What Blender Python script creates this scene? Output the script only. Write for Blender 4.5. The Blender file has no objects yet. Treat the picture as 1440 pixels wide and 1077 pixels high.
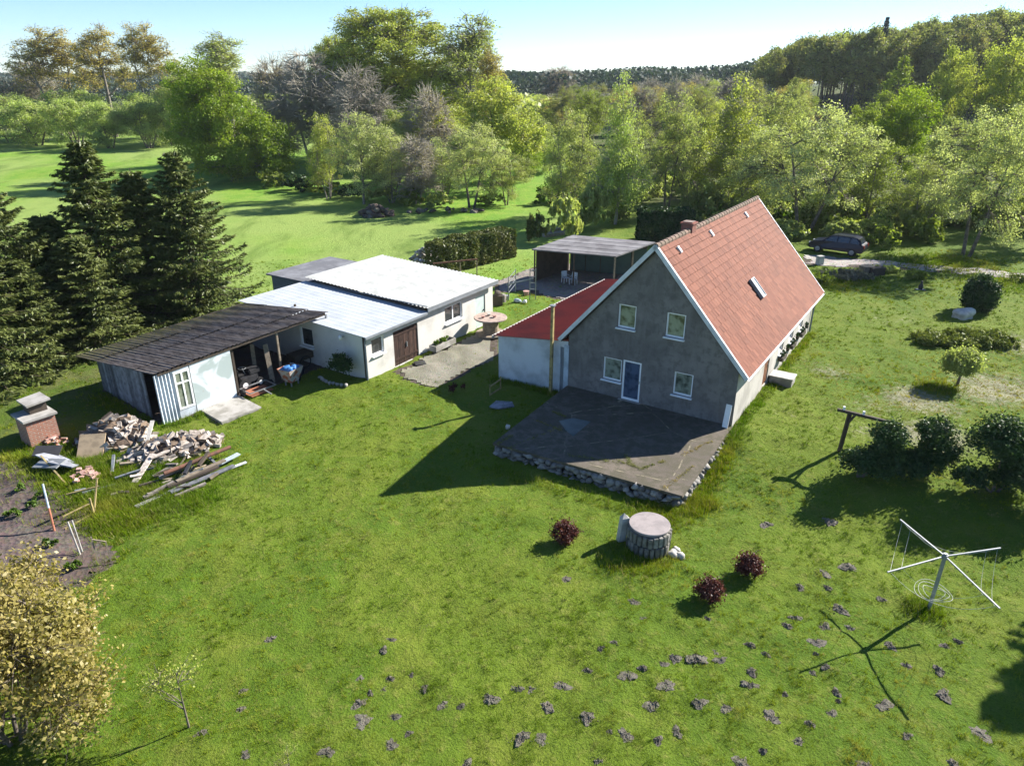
import bpy, bmesh, math, random
import numpy as np
from mathutils import Vector, Matrix
random.seed(7); RNG = np.random.default_rng(11)
SC = bpy.context.scene
COL = SC.collection
R = math.radians

# ------------------------------------------------------------------ camera numbers
FPX, CAMH = 1000.0, 14.5
PITCH = math.atan(435 / 1000.0)
cP, sP = math.cos(PITCH), math.sin(PITCH)
def ray(u, v):
    dx = (u - 720) / FPX; dy = (538 - v) / FPX
    return (dx, cP + dy * sP, -sP + dy * cP)
def on_z(u, v, z):
    d = ray(u, v); t = (z - CAMH) / d[2]
    return (d[0] * t, d[1] * t)
def at_y(u, v, Y):
    d = ray(u, v); t = Y / d[1]
    return (d[0] * t, Y, CAMH + d[2] * t)

# ------------------------------------------------------------------ terrain
HA = R(33.0)
UX, UY = math.sin(HA), math.cos(HA)          # along the house, away from the camera
WX, WY = -UY, UX                              # along the gable, to the left
HR = on_z(1029, 599, 0.0)                     # right front corner of the farmhouse
def sstep(t):
    t = np.clip(t, 0, 1); return t * t * (3 - 2 * t)
def _hash(ix, iy, s):
    n = np.sin(ix * 127.1 + iy * 311.7 + s * 74.7) * 43758.5453
    return n - np.floor(n)
def vnoise(x, y, s=0):
    x = np.asarray(x, float); y = np.asarray(y, float)
    ix = np.floor(x); iy = np.floor(y); fx = x - ix; fy = y - iy
    fx = fx * fx * (3 - 2 * fx); fy = fy * fy * (3 - 2 * fy)
    a = _hash(ix, iy, s); b = _hash(ix + 1, iy, s); c = _hash(ix, iy + 1, s); d = _hash(ix + 1, iy + 1, s)
    return (a + (b - a) * fx) * (1 - fy) + (c + (d - c) * fx) * fy
def hloc(x, y):
    dx = x - HR[0]; dy = y - HR[1]
    return dx * UX + dy * UY, dx * WX + dy * WY
def terrain(x, y, detail=True):
    x = np.asarray(x, float); y = np.asarray(y, float)
    i, j = hloc(x, y)
    drop = np.maximum(sstep((0.9 - i) / 7.0), sstep((j - 8.0) / .7))
    z = -0.55 * drop
    under = sstep((i + 6.8) / .8) * sstep((16.5 - i) / 1.0) * sstep((j + .0) / .35) * sstep((8.6 - j) / .4)
    z = z * (1 - under) + -0.5 * under
    hx = np.clip((x - 55) / 105, 0, 2.2)
    z = z + sstep((y - 135) / 110) * hx * 7.0 * (1 - sstep((y - 330) / 200)) + sstep((y - 225) / 70) * hx * 5.0 * (1 - sstep((y - 330) / 200))
    z = z * np.where(y > 120, sstep((x - .27 * y) / (.09 * y + 1)), 1)
    if detail:
        near = np.clip((75 - y) / 40, 0, 1)
        z = z + near * ((vnoise(x * .8, y * .8, 1) - .5) * .10 + (vnoise(x * 2.0, y * 2.0, 2) - .5) * .11 + (vnoise(x * 4.1, y * 4.1, 6) - .5) * .05)
        z = z + (vnoise(x * .06, y * .06, 3) - .5) * .5 * np.clip((y - 45) / 40, 0, 1)
    return z
def gz(x, y): return float(terrain(x, y))
def P(u, v):
    z = -.5
    for _ in range(12):
        x, y = on_z(u, v, z); z = .5 * z + .5 * gz(x, y)
    return (x, y, gz(x, y))

# ------------------------------------------------------------------ objects
def mesh_np(name, verts, faces, mats, tint=None, smooth=False, midx=None):
    verts = np.ascontiguousarray(verts, dtype=np.float32); faces = np.ascontiguousarray(faces, dtype=np.int32)
    me = bpy.data.meshes.new(name)
    k = faces.shape[1]; nf = len(faces)
    me.vertices.add(len(verts)); me.vertices.foreach_set('co', verts.ravel())
    me.loops.add(nf * k); me.loops.foreach_set('vertex_index', faces.ravel())
    me.polygons.add(nf); me.polygons.foreach_set('loop_start', np.arange(0, nf * k, k, dtype=np.int32))
    try: me.polygons.foreach_set('loop_total', np.full(nf, k, dtype=np.int32))
    except Exception: pass
    if smooth: me.polygons.foreach_set('use_smooth', np.ones(nf, dtype=bool))
    for m in (mats if isinstance(mats, (list, tuple)) else [mats]): me.materials.append(m)
    if midx is not None: me.polygons.foreach_set('material_index', np.asarray(midx, dtype=np.int32))
    me.update(calc_edges=True)
    if tint is not None:
        a = me.attributes.new('tint', 'FLOAT', 'POINT'); a.data.foreach_set('value', np.asarray(tint, dtype=np.float32))
    return me
def link(name, data, parent=None, loc=None, rz=None):
    o = bpy.data.objects.new(name, data); COL.objects.link(o)
    if parent: o.parent = parent
    if loc: o.location = loc
    if rz is not None: o.rotation_euler = (0, 0, rz)
    return o
def tag(o, label=None, cat=None, group=None, kind=None):
    if label: o['label'] = label
    if cat: o['category'] = cat
    if group: o['group'] = group
    if kind: o['kind'] = kind
    return o
def thing(name, label, cat, loc=(0, 0, 0), rz=0, group=None):
    o = link(name, None, None, loc, rz); o.empty_display_size = .3
    return tag(o, label, cat, group)
def copy_tree(o, parent=None):
    c = o.copy(); COL.objects.link(c)
    if parent: c.parent = parent
    for ch in list(o.children): copy_tree(ch, c)
    return c

class MB:
    """collects shapes, links them as one mesh"""
    def __init__(s): s.v = []; s.f = []; s.t = []; s.m = []; s.cm = 0
    def add(s, vs, fs, tint=.5):
        b = len(s.v); s.v += [tuple(p) for p in vs]; s.t += [tint] * len(vs)
        for f in fs: s.f.append(tuple(i + b for i in f)); s.m.append(s.cm)
        return s
    def box(s, c, size, rot=None, tint=.5):
        hx, hy, hz = size[0] / 2, size[1] / 2, size[2] / 2
        vs = [Vector((x, y, z)) for x in (-hx, hx) for y in (-hy, hy) for z in (-hz, hz)]
        if rot is not None:
            M = rot if isinstance(rot, Matrix) else Matrix.Rotation(rot, 3, 'Z')
            vs = [M @ p for p in vs]
        vs = [p + Vector(c) for p in vs]
        return s.add(vs, [(0, 1, 3, 2), (4, 6, 7, 5), (0, 4, 5, 1), (2, 3, 7, 6), (0, 2, 6, 4), (1, 5, 7, 3)], tint)
    def b2(s, a, b, tint=.5):
        return s.box([(a[k] + b[k]) / 2 for k in range(3)], [abs(b[k] - a[k]) for k in range(3)], None, tint)
    def bar(s, a, b, w, h=None, tint=.5):
        a, b = Vector(a), Vector(b); d = b - a; L = d.length
        if L < 1e-6: return s
        q = d.to_track_quat('Z', 'Y').to_matrix()
        return s.box((a + b) / 2, (w, h or w, L), q, tint)
    def tube(s, pts, rad, n=8, caps=True, tint=.5):
        pts = [Vector(p) for p in pts]; rad = rad if isinstance(rad, (list, tuple)) else [rad] * len(pts)
        vs = []; fs = []; prev = None
        for k, p in enumerate(pts):
            d = (pts[min(k + 1, len(pts) - 1)] - pts[max(k - 1, 0)]).normalized()
            x = (prev - d * prev.dot(d)) if prev is not None else d.orthogonal()
            if x.length < 1e-5: x = d.orthogonal()
            x.normalize(); prev = x; y = d.cross(x)
            for q in range(n):
                a = 2 * math.pi * q / n; vs.append(p + (x * math.cos(a) + y * math.sin(a)) * rad[k])
        for k in range(len(pts) - 1):
            for q in range(n):
                fs.append((k * n + q, k * n + (q + 1) % n, (k + 1) * n + (q + 1) % n, (k + 1) * n + q))
        if caps: fs.append(tuple(range(n - 1, -1, -1))); fs.append(tuple((len(pts) - 1) * n + q for q in range(n)))
        return s.add(vs, fs, tint)
    def lathe(s, prof, n=24, c=(0, 0, 0), tint=.5):
        vs = []; fs = []
        for r, z in prof:
            for q in range(n):
                a = 2 * math.pi * q / n; vs.append((c[0] + r * math.cos(a), c[1] + r * math.sin(a), c[2] + z))
        for k in range(len(prof) - 1):
            for q in range(n): fs.append((k * n + q, k * n + (q + 1) % n, (k + 1) * n + (q + 1) % n, (k + 1) * n + q))
        fs.append(tuple(range(n - 1, -1, -1))); fs.append(tuple((len(prof) - 1) * n + q for q in range(n)))
        return s.add(vs, fs, tint)
    def prism(s, poly, z0, z1, tint=.5):
        n = len(poly)
        vs = [(p[0], p[1], z0) for p in poly] + [(p[0], p[1], z1) for p in poly]
        return s.add(vs, [tuple(range(n - 1, -1, -1)), tuple(range(n, 2 * n))] + [(q, (q + 1) % n, n + (q + 1) % n, n + q) for q in range(n)], tint)
    def rock(s, c, size, rnd, tint=.5, sub=2):
        bm = bmesh.new(); bmesh.ops.create_icosphere(bm, subdivisions=sub, radius=1)
        o = rnd.random() * 50; rz = Matrix.Rotation(rnd.random() * 6.28, 3, 'Z') @ Matrix.Rotation(rnd.uniform(-.4, .4), 3, 'X')
        vs = []
        for v in bm.verts:
            p = v.co; k = 1 + .28 * math.sin(p.x * 2.7 + o) * math.cos(p.y * 3.1 + o * 1.3) + .18 * math.sin(p.z * 4.3 + o * 2)
            p = Vector((p.x * size[0] * k, p.y * size[1] * k, p.z * size[2] * k)); vs.append(rz @ p + Vector(c))
        fs = [tuple(v.index for v in f.verts) for f in bm.faces]; bm.free()
        return s.add(vs, fs, tint)
    def build(s, name, mats, parent=None, loc=None, rz=None, smooth=False, bevel=0, raw=False):
        me = bpy.data.meshes.new(name); me.from_pydata([tuple(p) for p in s.v], [], s.f)
        for m in (mats if isinstance(mats, (list, tuple)) else [mats]): me.materials.append(m)
        me.polygons.foreach_set('material_index', s.m)
        if smooth: me.polygons.foreach_set('use_smooth', [True] * len(s.f))
        a = me.attributes.new('tint', 'FLOAT', 'POINT'); a.data.foreach_set('value', s.t)
        me.update()
        if not raw:
            bm = bmesh.new(); bm.from_mesh(me)
            bmesh.ops.recalc_face_normals(bm, faces=bm.faces)
            if bevel: 
                bmesh.ops.bevel(bm, geom=[e for e in bm.edges if e.is_manifold and e.calc_face_angle(0) > .6], offset=bevel, segments=2, affect='EDGES', clamp_overlap=True)
            bm.to_mesh(me); bm.free()
        return link(name, me, parent, loc, rz)

# ------------------------------------------------------------------ materials
class NT:
    def __init__(s, name):
        s.m = bpy.data.materials.new(name); s.m.use_nodes = True; s.t = s.m.node_tree; s.t.nodes.clear()
        s.out = s.n('ShaderNodeOutputMaterial')
    def n(s, typ, **kw):
        x = s.t.nodes.new(typ)
        for k, v in kw.items(): setattr(x, k, v)
        return x
    def put(s, sock, v):
        if hasattr(v, 'is_output') or isinstance(v, bpy.types.NodeSocket): s.t.links.new(v, sock)
        else: sock.default_value = v
    def noise(s, vec, scale, detail=4, rough=.55, dist=0):
        x = s.n('ShaderNodeTexNoise'); s.put(x.inputs['Vector'], vec); x.inputs['Scale'].default_value = scale
        x.inputs['Detail'].default_value = detail; x.inputs['Roughness'].default_value = rough; x.inputs['Distortion'].default_value = dist
        return x.outputs['Fac']
    def coord(s, kind='Object'): return s.n('ShaderNodeTexCoord').outputs[kind]
    def ramp(s, f, a, b):
        x = s.n('ShaderNodeMapRange'); x.interpolation_type = 'SMOOTHSTEP'; s.put(x.inputs[0], f)
        x.inputs[1].default_value = a; x.inputs[2].default_value = b; return x.outputs[0]
    def mix(s, f, a, b, blend='MIX'):
        x = s.n('ShaderNodeMix', data_type='RGBA', blend_type=blend); s.put(x.inputs[0], f)
        for k, v in ((6, a), (7, b)): s.put(x.inputs[k], (*v, 1) if isinstance(v, tuple) and len(v) == 3 else v)
        return x.outputs[2]
    def math(s, op, a, b=0.0):
        x = s.n('ShaderNodeMath', operation=op); s.put(x.inputs[0], a); s.put(x.inputs[1], b); return x.outputs[0]
    def attr(s, name): return s.n('ShaderNodeAttribute', attribute_name=name).outputs['Fac']
    def scale(s, vec, sc, rot=(0, 0, 0)):
        x = s.n('ShaderNodeMapping'); s.put(x.inputs[0], vec); x.inputs['Scale'].default_value = sc; x.inputs['Rotation'].default_value = rot
        return x.outputs[0]
    def bump(s, h, strength=.4, dist=.02, normal=None):
        x = s.n('ShaderNodeBump'); s.put(x.inputs['Height'], h); x.inputs['Strength'].default_value = strength; x.inputs['Distance'].default_value = dist
        if normal is not None: s.put(x.inputs['Normal'], normal)
        return x.outputs[0]
    def bsdf(s, col, rough=.8, normal=None, metal=0, spec=.3):
        b = s.n('ShaderNodeBsdfPrincipled'); s.put(b.inputs['Base Color'], (*col, 1) if isinstance(col, tuple) and len(col) == 3 else col)
        s.put(b.inputs['Roughness'], rough); b.inputs['Metallic'].default_value = metal; b.inputs['Specular IOR Level'].default_value = spec
        if normal is not None: s.put(b.inputs['Normal'], normal)
        s.t.links.new(b.outputs[0], s.out.inputs[0]); return b
def darker(c, k): return tuple(x * k for x in c)
def simple(name, col, rough=.7, metal=0, spec=.3, var=.25, scale=2.0, fine=25, bump=.25, col2=None, tint=.0, cover=(.4, .65)):
    """painted / weathered surface: two tones broken up by large and fine noise, small bump"""
    s = NT(name); co = s.coord()
    big = s.noise(co, scale, 5, .6); fi = s.noise(co, fine, 3, .6)
    c = s.mix(s.ramp(big, *cover), tuple(col), tuple(col2 or darker(col, 1 - var)))
    c = s.mix(s.math('MULTIPLY', fi, .6), c, s.mix(1.0, c, (1.35, 1.35, 1.35), 'MULTIPLY')) if var else c
    if tint:
        c = s.mix(s.attr('tint'), s.mix(1.0, c, (1 - tint,) * 3, 'MULTIPLY'), s.mix(1.0, c, (1 + tint,) * 3, 'MULTIPLY'))
    s.bsdf(c, rough, s.bump(fi, bump, .01) if bump else None, metal, spec)
    return s.m
M = {}
def mk_materials():
    # plaster of the farmhouse: grey rough-cast, blotchy, darker low down from splash
    s = NT('grey_roughcast'); co = s.coord()
    a = s.noise(co, .55, 6, .65, .4); b = s.noise(co, 2.6, 5, .7); f = s.noise(co, 30, 3, .7)
    st = s.noise(s.scale(co, (2.2, 2.2, .25)), 1.6, 4, .6)
    c = s.mix(s.ramp(a, .38, .62), (0.131, 0.121, 0.111), (0.212, 0.196, 0.181))
    c = s.mix(s.math('MULTIPLY', s.ramp(b, .46, .62), .75), c, (0.095, 0.088, 0.081))
    c = s.mix(s.math('MULTIPLY', s.ramp(st, .5, .72), .4), c, (0.235, 0.222, 0.208))
    c = s.mix(s.math('MULTIPLY', f, .35), c, (0.275, 0.257, 0.242))
    s.bsdf(c, .95, s.bump(s.math('ADD', f, s.math('MULTIPLY', b, .6)), .7, .03)); M['roughcast'] = s.m
    M['whitewash'] = simple('whitewash', (.50, .53, .55), .9, var=.32, scale=.9, col2=(.34, .36, .37), bump=.5, cover=(.42, .7))
    M['side_render'] = simple('pale_side_render', (.45, .425, .385), .9, scale=.8, col2=(.33, .31, .28), bump=.4)
    M['cream'] = simple('cream_render', (.55, .535, .50), .9, scale=.7, col2=(.42, .405, .375), bump=.4, cover=(.45, .75))
    M['pvc'] = simple('white_frame_paint', (.80, .81, .82), .4, var=.08, bump=.05, spec=.5)
    M['barge'] = simple('pale_barge_board', (.58, .60, .61), .55, var=.2, bump=.1)
    # roof tiles with one tint per tile
    s = NT('red_roof_tile'); co = s.coord(); t = s.attr('tint')
    a = s.noise(co, .5, 5, .6); f = s.noise(co, 22, 3, .6); b = s.noise(co, 1.7, 5, .7)
    c = s.mix(t, (0.153, 0.049, 0.028), (0.235, 0.084, 0.048))
    c = s.mix(s.math('MULTIPLY', s.ramp(a, .45, .72), .45), c, (0.135, 0.050, 0.030))
    c = s.mix(s.math('MULTIPLY', s.ramp(b, .56, .74), .5), c, (0.227, 0.104, 0.065))
    c = s.mix(s.math('MULTIPLY', f, .3), c, (0.135, 0.057, 0.033))
    s.bsdf(c, .85, s.bump(f, .3, .01)); M['tile'] = s.m
    M['ridge'] = simple('mossy_ridge_tile', (.17, .115, .088), .9, scale=2.5, col2=(.115, .10, .07), tint=.12)
    s = NT('red_corrugated'); co = s.coord(); f = s.noise(co, 9, 4, .6); b = s.noise(co, .8, 4, .6)
    c = s.mix(s.ramp(b, .4, .7), (0.440, 0.088, 0.044), (0.297, 0.074, 0.041)); c = s.mix(s.math('MULTIPLY', f, .3), c, (0.506, 0.176, 0.099))
    s.bsdf(c, .6, s.bump(f, .15, .01)); M['redcorr'] = s.m
    s = NT('mossy_corrugated'); co = s.coord(); b = s.noise(co, .8, 5, .65, .3); f = s.noise(s.scale(co, (1.2, 4.5, 1)), 1.3, 4, .65); g = s.noise(co, 11, 3, .6)
    c = s.mix(s.ramp(f, .36, .64), (.085, .070, .062), (.175, .150, .132))
    sx = s.n('ShaderNodeSeparateXYZ'); s.put(sx.inputs[0], co)
    moss = s.math('MULTIPLY', s.ramp(s.math('MULTIPLY', sx.outputs[0], -1.0), 3.2, 6.2), s.ramp(g, .38, .56))
    c = s.mix(s.math('MULTIPLY', moss, .9), c, (.21, .185, .045))
    c = s.mix(s.math('MULTIPLY', s.ramp(b, .5, .72), .6), c, (.07, .05, .042)); c = s.mix(s.math('MULTIPLY', s.ramp(g, .60, .74), .4), c, (.28, .25, .22))
    s.bsdf(c, .95, s.bump(g, .2, .01)); M['moss_roof'] = s.m
    M['white_sheet'] = simple('white_painted_sheet', (.37, .378, .37), .5, var=.16, scale=1.3, bump=.05, spec=.3, col2=(.28, .288, .275))
    M['zinc_sheet'] = simple('pale_zinc_sheet', (.40, .425, .45), .5, var=.15, scale=.7, col2=(.335, .36, .385), bump=.06, spec=.5)
    M['felt'] = simple('grey_roofing_felt', (.115, .118, .13), .95, var=.35, scale=.9, col2=(.175, .18, .195), bump=.3)
    M['carport_roof'] = simple('weathered_felt_roof', (.17, .165, .17), .9, scale=.8, col2=(.105, .10, .105), bump=.4, tint=.25)
    M['fascia'] = simple('grey_fascia', (.20, .22, .24), .6, var=.2)
    M['brown_door'] = simple('dark_brown_planks', (.055, .03, .022), .7, var=.4, scale=3, tint=.35)
    M['door_wood'] = simple('brown_stained_door', (.20, .085, .04), .6, var=.3, scale=4)
    M['pale_door'] = simple('pale_green_door_paint', (.46, .55, .53), .6, var=.15)
    M['old_wood'] = simple('weathered_wood', (.26, .215, .16), .85, var=.35, scale=5, tint=.35)
    M['grey_wood'] = simple('grey_weathered_boards', (.17, .185, .20), .85, var=.4, scale=3, tint=.45)
    M['yellow_wood'] = simple('lichen_wood', (.34, .27, .11), .9, scale=4, col2=(.17, .135, .07))
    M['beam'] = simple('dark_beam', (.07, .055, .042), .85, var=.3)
    M['rust'] = simple('rusty_iron', (.16, .075, .05), .9, scale=5, col2=(.09, .055, .04), tint=.3)
    M['galv'] = simple('galvanised_steel', (.27, .285, .295), .5, metal=.4, var=.15, bump=.05)
    M['dark_metal'] = simple('dark_machine_paint', (.035, .035, .038), .5, var=.3, bump=.1)
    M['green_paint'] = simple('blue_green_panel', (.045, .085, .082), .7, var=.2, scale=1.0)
    M['rubber'] = simple('black_rubber', (.02, .02, .021), .8, var=.2, bump=.1)
    M['blue_tarp'] = simple('blue_plastic_tarp', (.05, .17, .42), .5, var=.3, scale=4)
    M['tub'] = simple('rust_streaked_tub', (.38, .36, .34), .7, scale=3.5, col2=(.30, .10, .05), cover=(.45, .55))
    M['brick'] = None
    s = NT('old_brick'); co = s.coord(); sx = s.n('ShaderNodeSeparateXYZ'); s.put(sx.inputs[0], co)
    cb = s.n('ShaderNodeCombineXYZ'); s.put(cb.inputs[0], s.math('ADD', sx.outputs[0], sx.outputs[1])); s.put(cb.inputs[1], sx.outputs[2])
    bt = s.n('ShaderNodeTexBrick'); s.put(bt.inputs['Vector'], cb.outputs[0]); bt.inputs['Scale'].default_value = 1
    bt.inputs['Brick Width'].default_value = .25; bt.inputs['Row Height'].default_value = .078; bt.inputs['Mortar Size'].default_value = .012
    bt.inputs['Color1'].default_value = (.38, .13, .07, 1); bt.inputs['Color2'].default_value = (.27, .10, .06, 1); bt.inputs['Mortar'].default_value = (.33, .29, .24, 1)
    f = s.noise(co, 14, 4, .7); c = s.mix(s.math('MULTIPLY', s.ramp(f, .5, .7), .5), bt.outputs['Color'], (.40, .33, .27))
    s.bsdf(c, .9, s.bump(f, .4, .02)); M['brick'] = s.m
    s = NT('chimney_brick'); co = s.coord(); sx = s.n('ShaderNodeSeparateXYZ'); s.put(sx.inputs[0], co)
    cb = s.n('ShaderNodeCombineXYZ'); s.put(cb.inputs[0], s.math('ADD', sx.outputs[0], sx.outputs[1])); s.put(cb.inputs[1], sx.outputs[2])
    bt = s.n('ShaderNodeTexBrick'); s.put(bt.inputs['Vector'], cb.outputs[0]); bt.inputs['Scale'].default_value = 1
    bt.inputs['Brick Width'].default_value = .25; bt.inputs['Row Height'].default_value = .078; bt.inputs['Mortar Size'].default_value = .01
    bt.inputs['Color1'].default_value = (.24, .075, .05, 1); bt.inputs['Color2'].default_value = (.18, .06, .045, 1); bt.inputs['Mortar'].default_value = (.22, .17, .14, 1)
    s.bsdf(bt.outputs['Color'], .9); M['chimney'] = s.m
    # terrace slab
    s = NT('cracked_terrace_concrete'); co = s.coord()
    a = s.noise(co, .45, 6, .65, .3); b = s.noise(co, 2.2, 6, .7); f = s.noise(co, 35, 3, .7)
    c = s.mix(s.ramp(a, .35, .65), (0.071, 0.059, 0.047), (0.127, 0.105, 0.082))
    c = s.mix(s.math('MULTIPLY', s.ramp(b, .42, .56), .95), c, (0.052, 0.048, 0.027))
    v = s.n('ShaderNodeTexVoronoi', feature='DISTANCE_TO_EDGE'); s.put(v.inputs['Vector'], s.mix(.18, co, s.n('ShaderNodeTexNoise').outputs['Color'])); v.inputs['Scale'].default_value = .30
    cr = s.math('MULTIPLY', s.ramp(v.outputs['Distance'], .013, .0), s.ramp(b, .46, .60))
    c = s.mix(cr, c, (0.283, 0.247, 0.168)); c = s.mix(s.math('MULTIPLY', f, .35), c, (0.245, 0.213, 0.168))
    s.bsdf(c, .92, s.bump(s.math('SUBTRACT', f, cr), .5, .02)); M['terrace'] = s.m
    M['concrete'] = simple('weathered_concrete', (.34, .325, .30), .92, scale=1.4, col2=(.21, .20, .175), bump=.4, tint=.25)
    M['pale_stone'] = simple('pale_stone', (.44, .425, .39), .9, scale=3, col2=(.31, .30, .275), tint=.2)
    M['fieldstone'] = simple('fieldstone', (.25, .235, .215), .92, scale=3, col2=(.14, .135, .12), tint=.4)
    M['well_stone'] = simple('well_stone', (.21, .20, .18), .92, scale=5, col2=(.12, .118, .10), tint=.35)
    M['well_lid'] = simple('well_lid_concrete', (.285, .25, .24), .9, scale=2.5, col2=(.22, .195, .19), bump=.3)
    M['reel_top'] = simple('weathered_reel_top', (.36, .28, .235), .85, var=.3, scale=4, tint=.1)
    M['rubble'] = simple('broken_brick', (.44, .27, .23), .9, scale=6, col2=(.30, .18, .16), tint=.35)
    M['log_bark'] = simple('log_bark', (.17, .125, .09), .95, var=.4, scale=8, tint=.4)
    M['log_end'] = simple('split_log_wood', (.38, .335, .29), .9, var=.3, scale=8, tint=.55, col2=(.22, .19, .165))
    M['plywood'] = simple('pale_plywood', (.46, .34, .21), .8, var=.3, scale=3)
    M['scrap'] = simple('grey_scrap_sheet', (.24, .25, .28), .6, var=.4, scale=3, tint=.4)
    # glass: dark room and net curtain behind a glossy pane
    def pane(name, dark, cur, amt, wave):
        s = NT(name); co = s.coord()
        w = s.n('ShaderNodeTexWave'); s.put(w.inputs['Vector'], co); w.inputs['Scale'].default_value = wave; w.inputs['Distortion'].default_value = 1.5
        n = s.noise(co, 3.0, 3, .5)
        c = s.mix(s.math('MULTIPLY', s.ramp(n, .3, .6), amt), dark, s.mix(w.outputs['Fac'], darker(cur, .6), cur))
        b = s.bsdf(c, .06, None, 0, .9); return s.m
    M['pane'] = pane('curtained_pane', (.06, .07, .05), (.36, .40, .31), .9, 5)
    M['pane_dark'] = pane('dark_pane', (.025, .03, .033), (.12, .13, .13), .5, 3)
    M['door_net'] = pane('blue_door_curtain', (.03, .045, .08), (.10, .14, .22), .9, 6)
    M['rooflight'] = simple('rooflight_glass', (.60, .66, .70), .12, spec=.9, var=.05, bump=0)
    M['car'] = simple('navy_car_paint', (.005, .006, .02), .3, var=.05, bump=0, spec=.35)
    M['car_glass'] = simple('car_glass', (.02, .024, .03), .06, var=0, bump=0, spec=.9)
    M['lamp_glass'] = simple('headlamp_glass', (.6, .62, .65), .15, var=.05, bump=0, spec=.8)
    M['tail'] = simple('tail_lamp', (.25, .02, .02), .25, var=.05, bump=0)
    M['orange_box'] = simple('orange_board', (.33, .13, .075), .8, var=.3)
    M['white_plastic'] = simple('white_plastic', (.75, .75, .74), .5, var=.1, bump=0)
    M['cord'] = simple('grey_cord', (.40, .41, .38), .7, var=.1, bump=0)
    M['bark'] = simple('tree_bark', (.15, .125, .10), .95, var=.45, scale=3, fine=12, bump=.7)
    M['bark_grey'] = simple('grey_bark', (.19, .17, .145), .95, var=.4, scale=3, fine=12, bump=.6)
    M['bark_pale'] = simple('birch_bark', (.33, .31, .27), .9, scale=2, col2=(.20, .18, .16), fine=12, bump=.4)
    M['bark_dark'] = simple('spruce_bark', (.10, .075, .055), .95, var=.4, scale=4, fine=12, bump=.6)
    M['twig'] = simple('bare_twigs', (.34, .31, .25), .95, var=.25, bump=0)
    M['water'] = simple('wet_patch', (.14, .17, .17), .05, var=.2, bump=.02, spec=.8, scale=1.5)
    M['blue_white'] = simple('blue_white_paint', (.40, .47, .53), .7, var=.25, scale=2)
    M['panel_white'] = None
    s = NT('stained_white_panel'); co = s.coord(); b = s.noise(co, .85, 3, .5, .8); f = s.noise(co, 14, 4, .7); g = s.noise(co, 3, 5, .7)
    c = s.mix(s.ramp(b, .50, .60), (.66, .71, .74), (.42, .49, .48)); c = s.mix(s.math('MULTIPLY', s.ramp(f, .55, .72), .4), c, (.50, .53, .54))
    c = s.mix(s.math('MULTIPLY', s.ramp(g, .64, .72), .6), c, (.36, .28, .24))
    s.bsdf(c, .7); M['panel_white'] = s.m
    M['corr_wall'] = simple('pale_corrugated_wall', (.52, .57, .62), .55, scale=1.5, col2=(.36, .40, .44), bump=.1)
    # gravel, soil
    def loose(name, c1, c2, c3, sc):
        s = NT(name); co = s.coord(); a = s.noise(co, .5, 5, .65); b = s.noise(co, sc, 4, .7); v = s.n('ShaderNodeTexVoronoi'); s.put(v.inputs['Vector'], co); v.inputs['Scale'].default_value = sc * 1.6
        c = s.mix(s.ramp(a, .38, .65), c1, c2); c = s.mix(s.math('MULTIPLY', s.ramp(b, .5, .7), .7), c, c3)
        c = s.mix(.12, c, s.mix(1.0, c, v.outputs['Color'], 'OVERLAY'))
        hh = s.math('ADD', b, v.outputs['Distance'])
        s.bsdf(c, .97, s.bump(hh, .8, .04)); return s.m
    M['gravel'] = loose('sandy_gravel', (.25, .235, .185), (.17, .165, .115), (.33, .31, .255), 15)
    M['road'] = loose('stony_track', (.34, .31, .285), (.23, .205, .18), (.46, .43, .41), 4)
    M['soil'] = loose('dug_soil', (.085, .065, .055), (.12, .095, .08), (.05, .04, .035), 4)
    M['mole'] = loose('dry_mole_soil', (.215, .195, .155), (.135, .122, .097), (.30, .275, .225), 11)
    M['yard'] = loose('cobbled_yard', (.24, .215, .19), (.17, .15, .13), (.31, .285, .25), 5)

def leaf_mat(name, c1, c2, c3=None, trans=.5, objvar=.25):
    """leaf colour varies leaf by leaf and plant by plant; light shines through"""
    s = NT(name); t = s.attr('tint'); oi = s.n('ShaderNodeObjectInfo')
    c = s.mix(t, c1, c2)
    if c3: c = s.mix(s.ramp(s.noise(s.coord(), .35, 2, .5), .45, .7), c, s.mix(.65, c, c3))
    c = s.mix(s.math('MULTIPLY', oi.outputs['Random'], objvar), c, s.mix(1.0, c, (.72, .80, .62), 'MULTIPLY'))
    d = s.n('ShaderNodeBsdfDiffuse'); s.put(d.inputs['Color'], c)
    tr = s.n('ShaderNodeBsdfTranslucent'); s.put(tr.inputs['Color'], s.mix(1.0, c, (1.1, 1.2, .6), 'MULTIPLY'))
    gl = s.n('ShaderNodeBsdfGlossy'); gl.inputs['Roughness'].default_value = .45; s.put(gl.inputs['Color'], (.8, .8, .8, 1))
    m1 = s.n('ShaderNodeMixShader'); m1.inputs[0].default_value = trans; s.t.links.new(d.outputs[0], m1.inputs[1]); s.t.links.new(tr.outputs[0], m1.inputs[2])
    m2 = s.n('ShaderNodeMixShader'); m2.inputs[0].default_value = .025; s.t.links.new(m1.outputs[0], m2.inputs[1]); s.t.links.new(gl.outputs[0], m2.inputs[2])
    s.t.links.new(m2.outputs[0], s.out.inputs[0]); return s.m
mk_materials()
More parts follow.
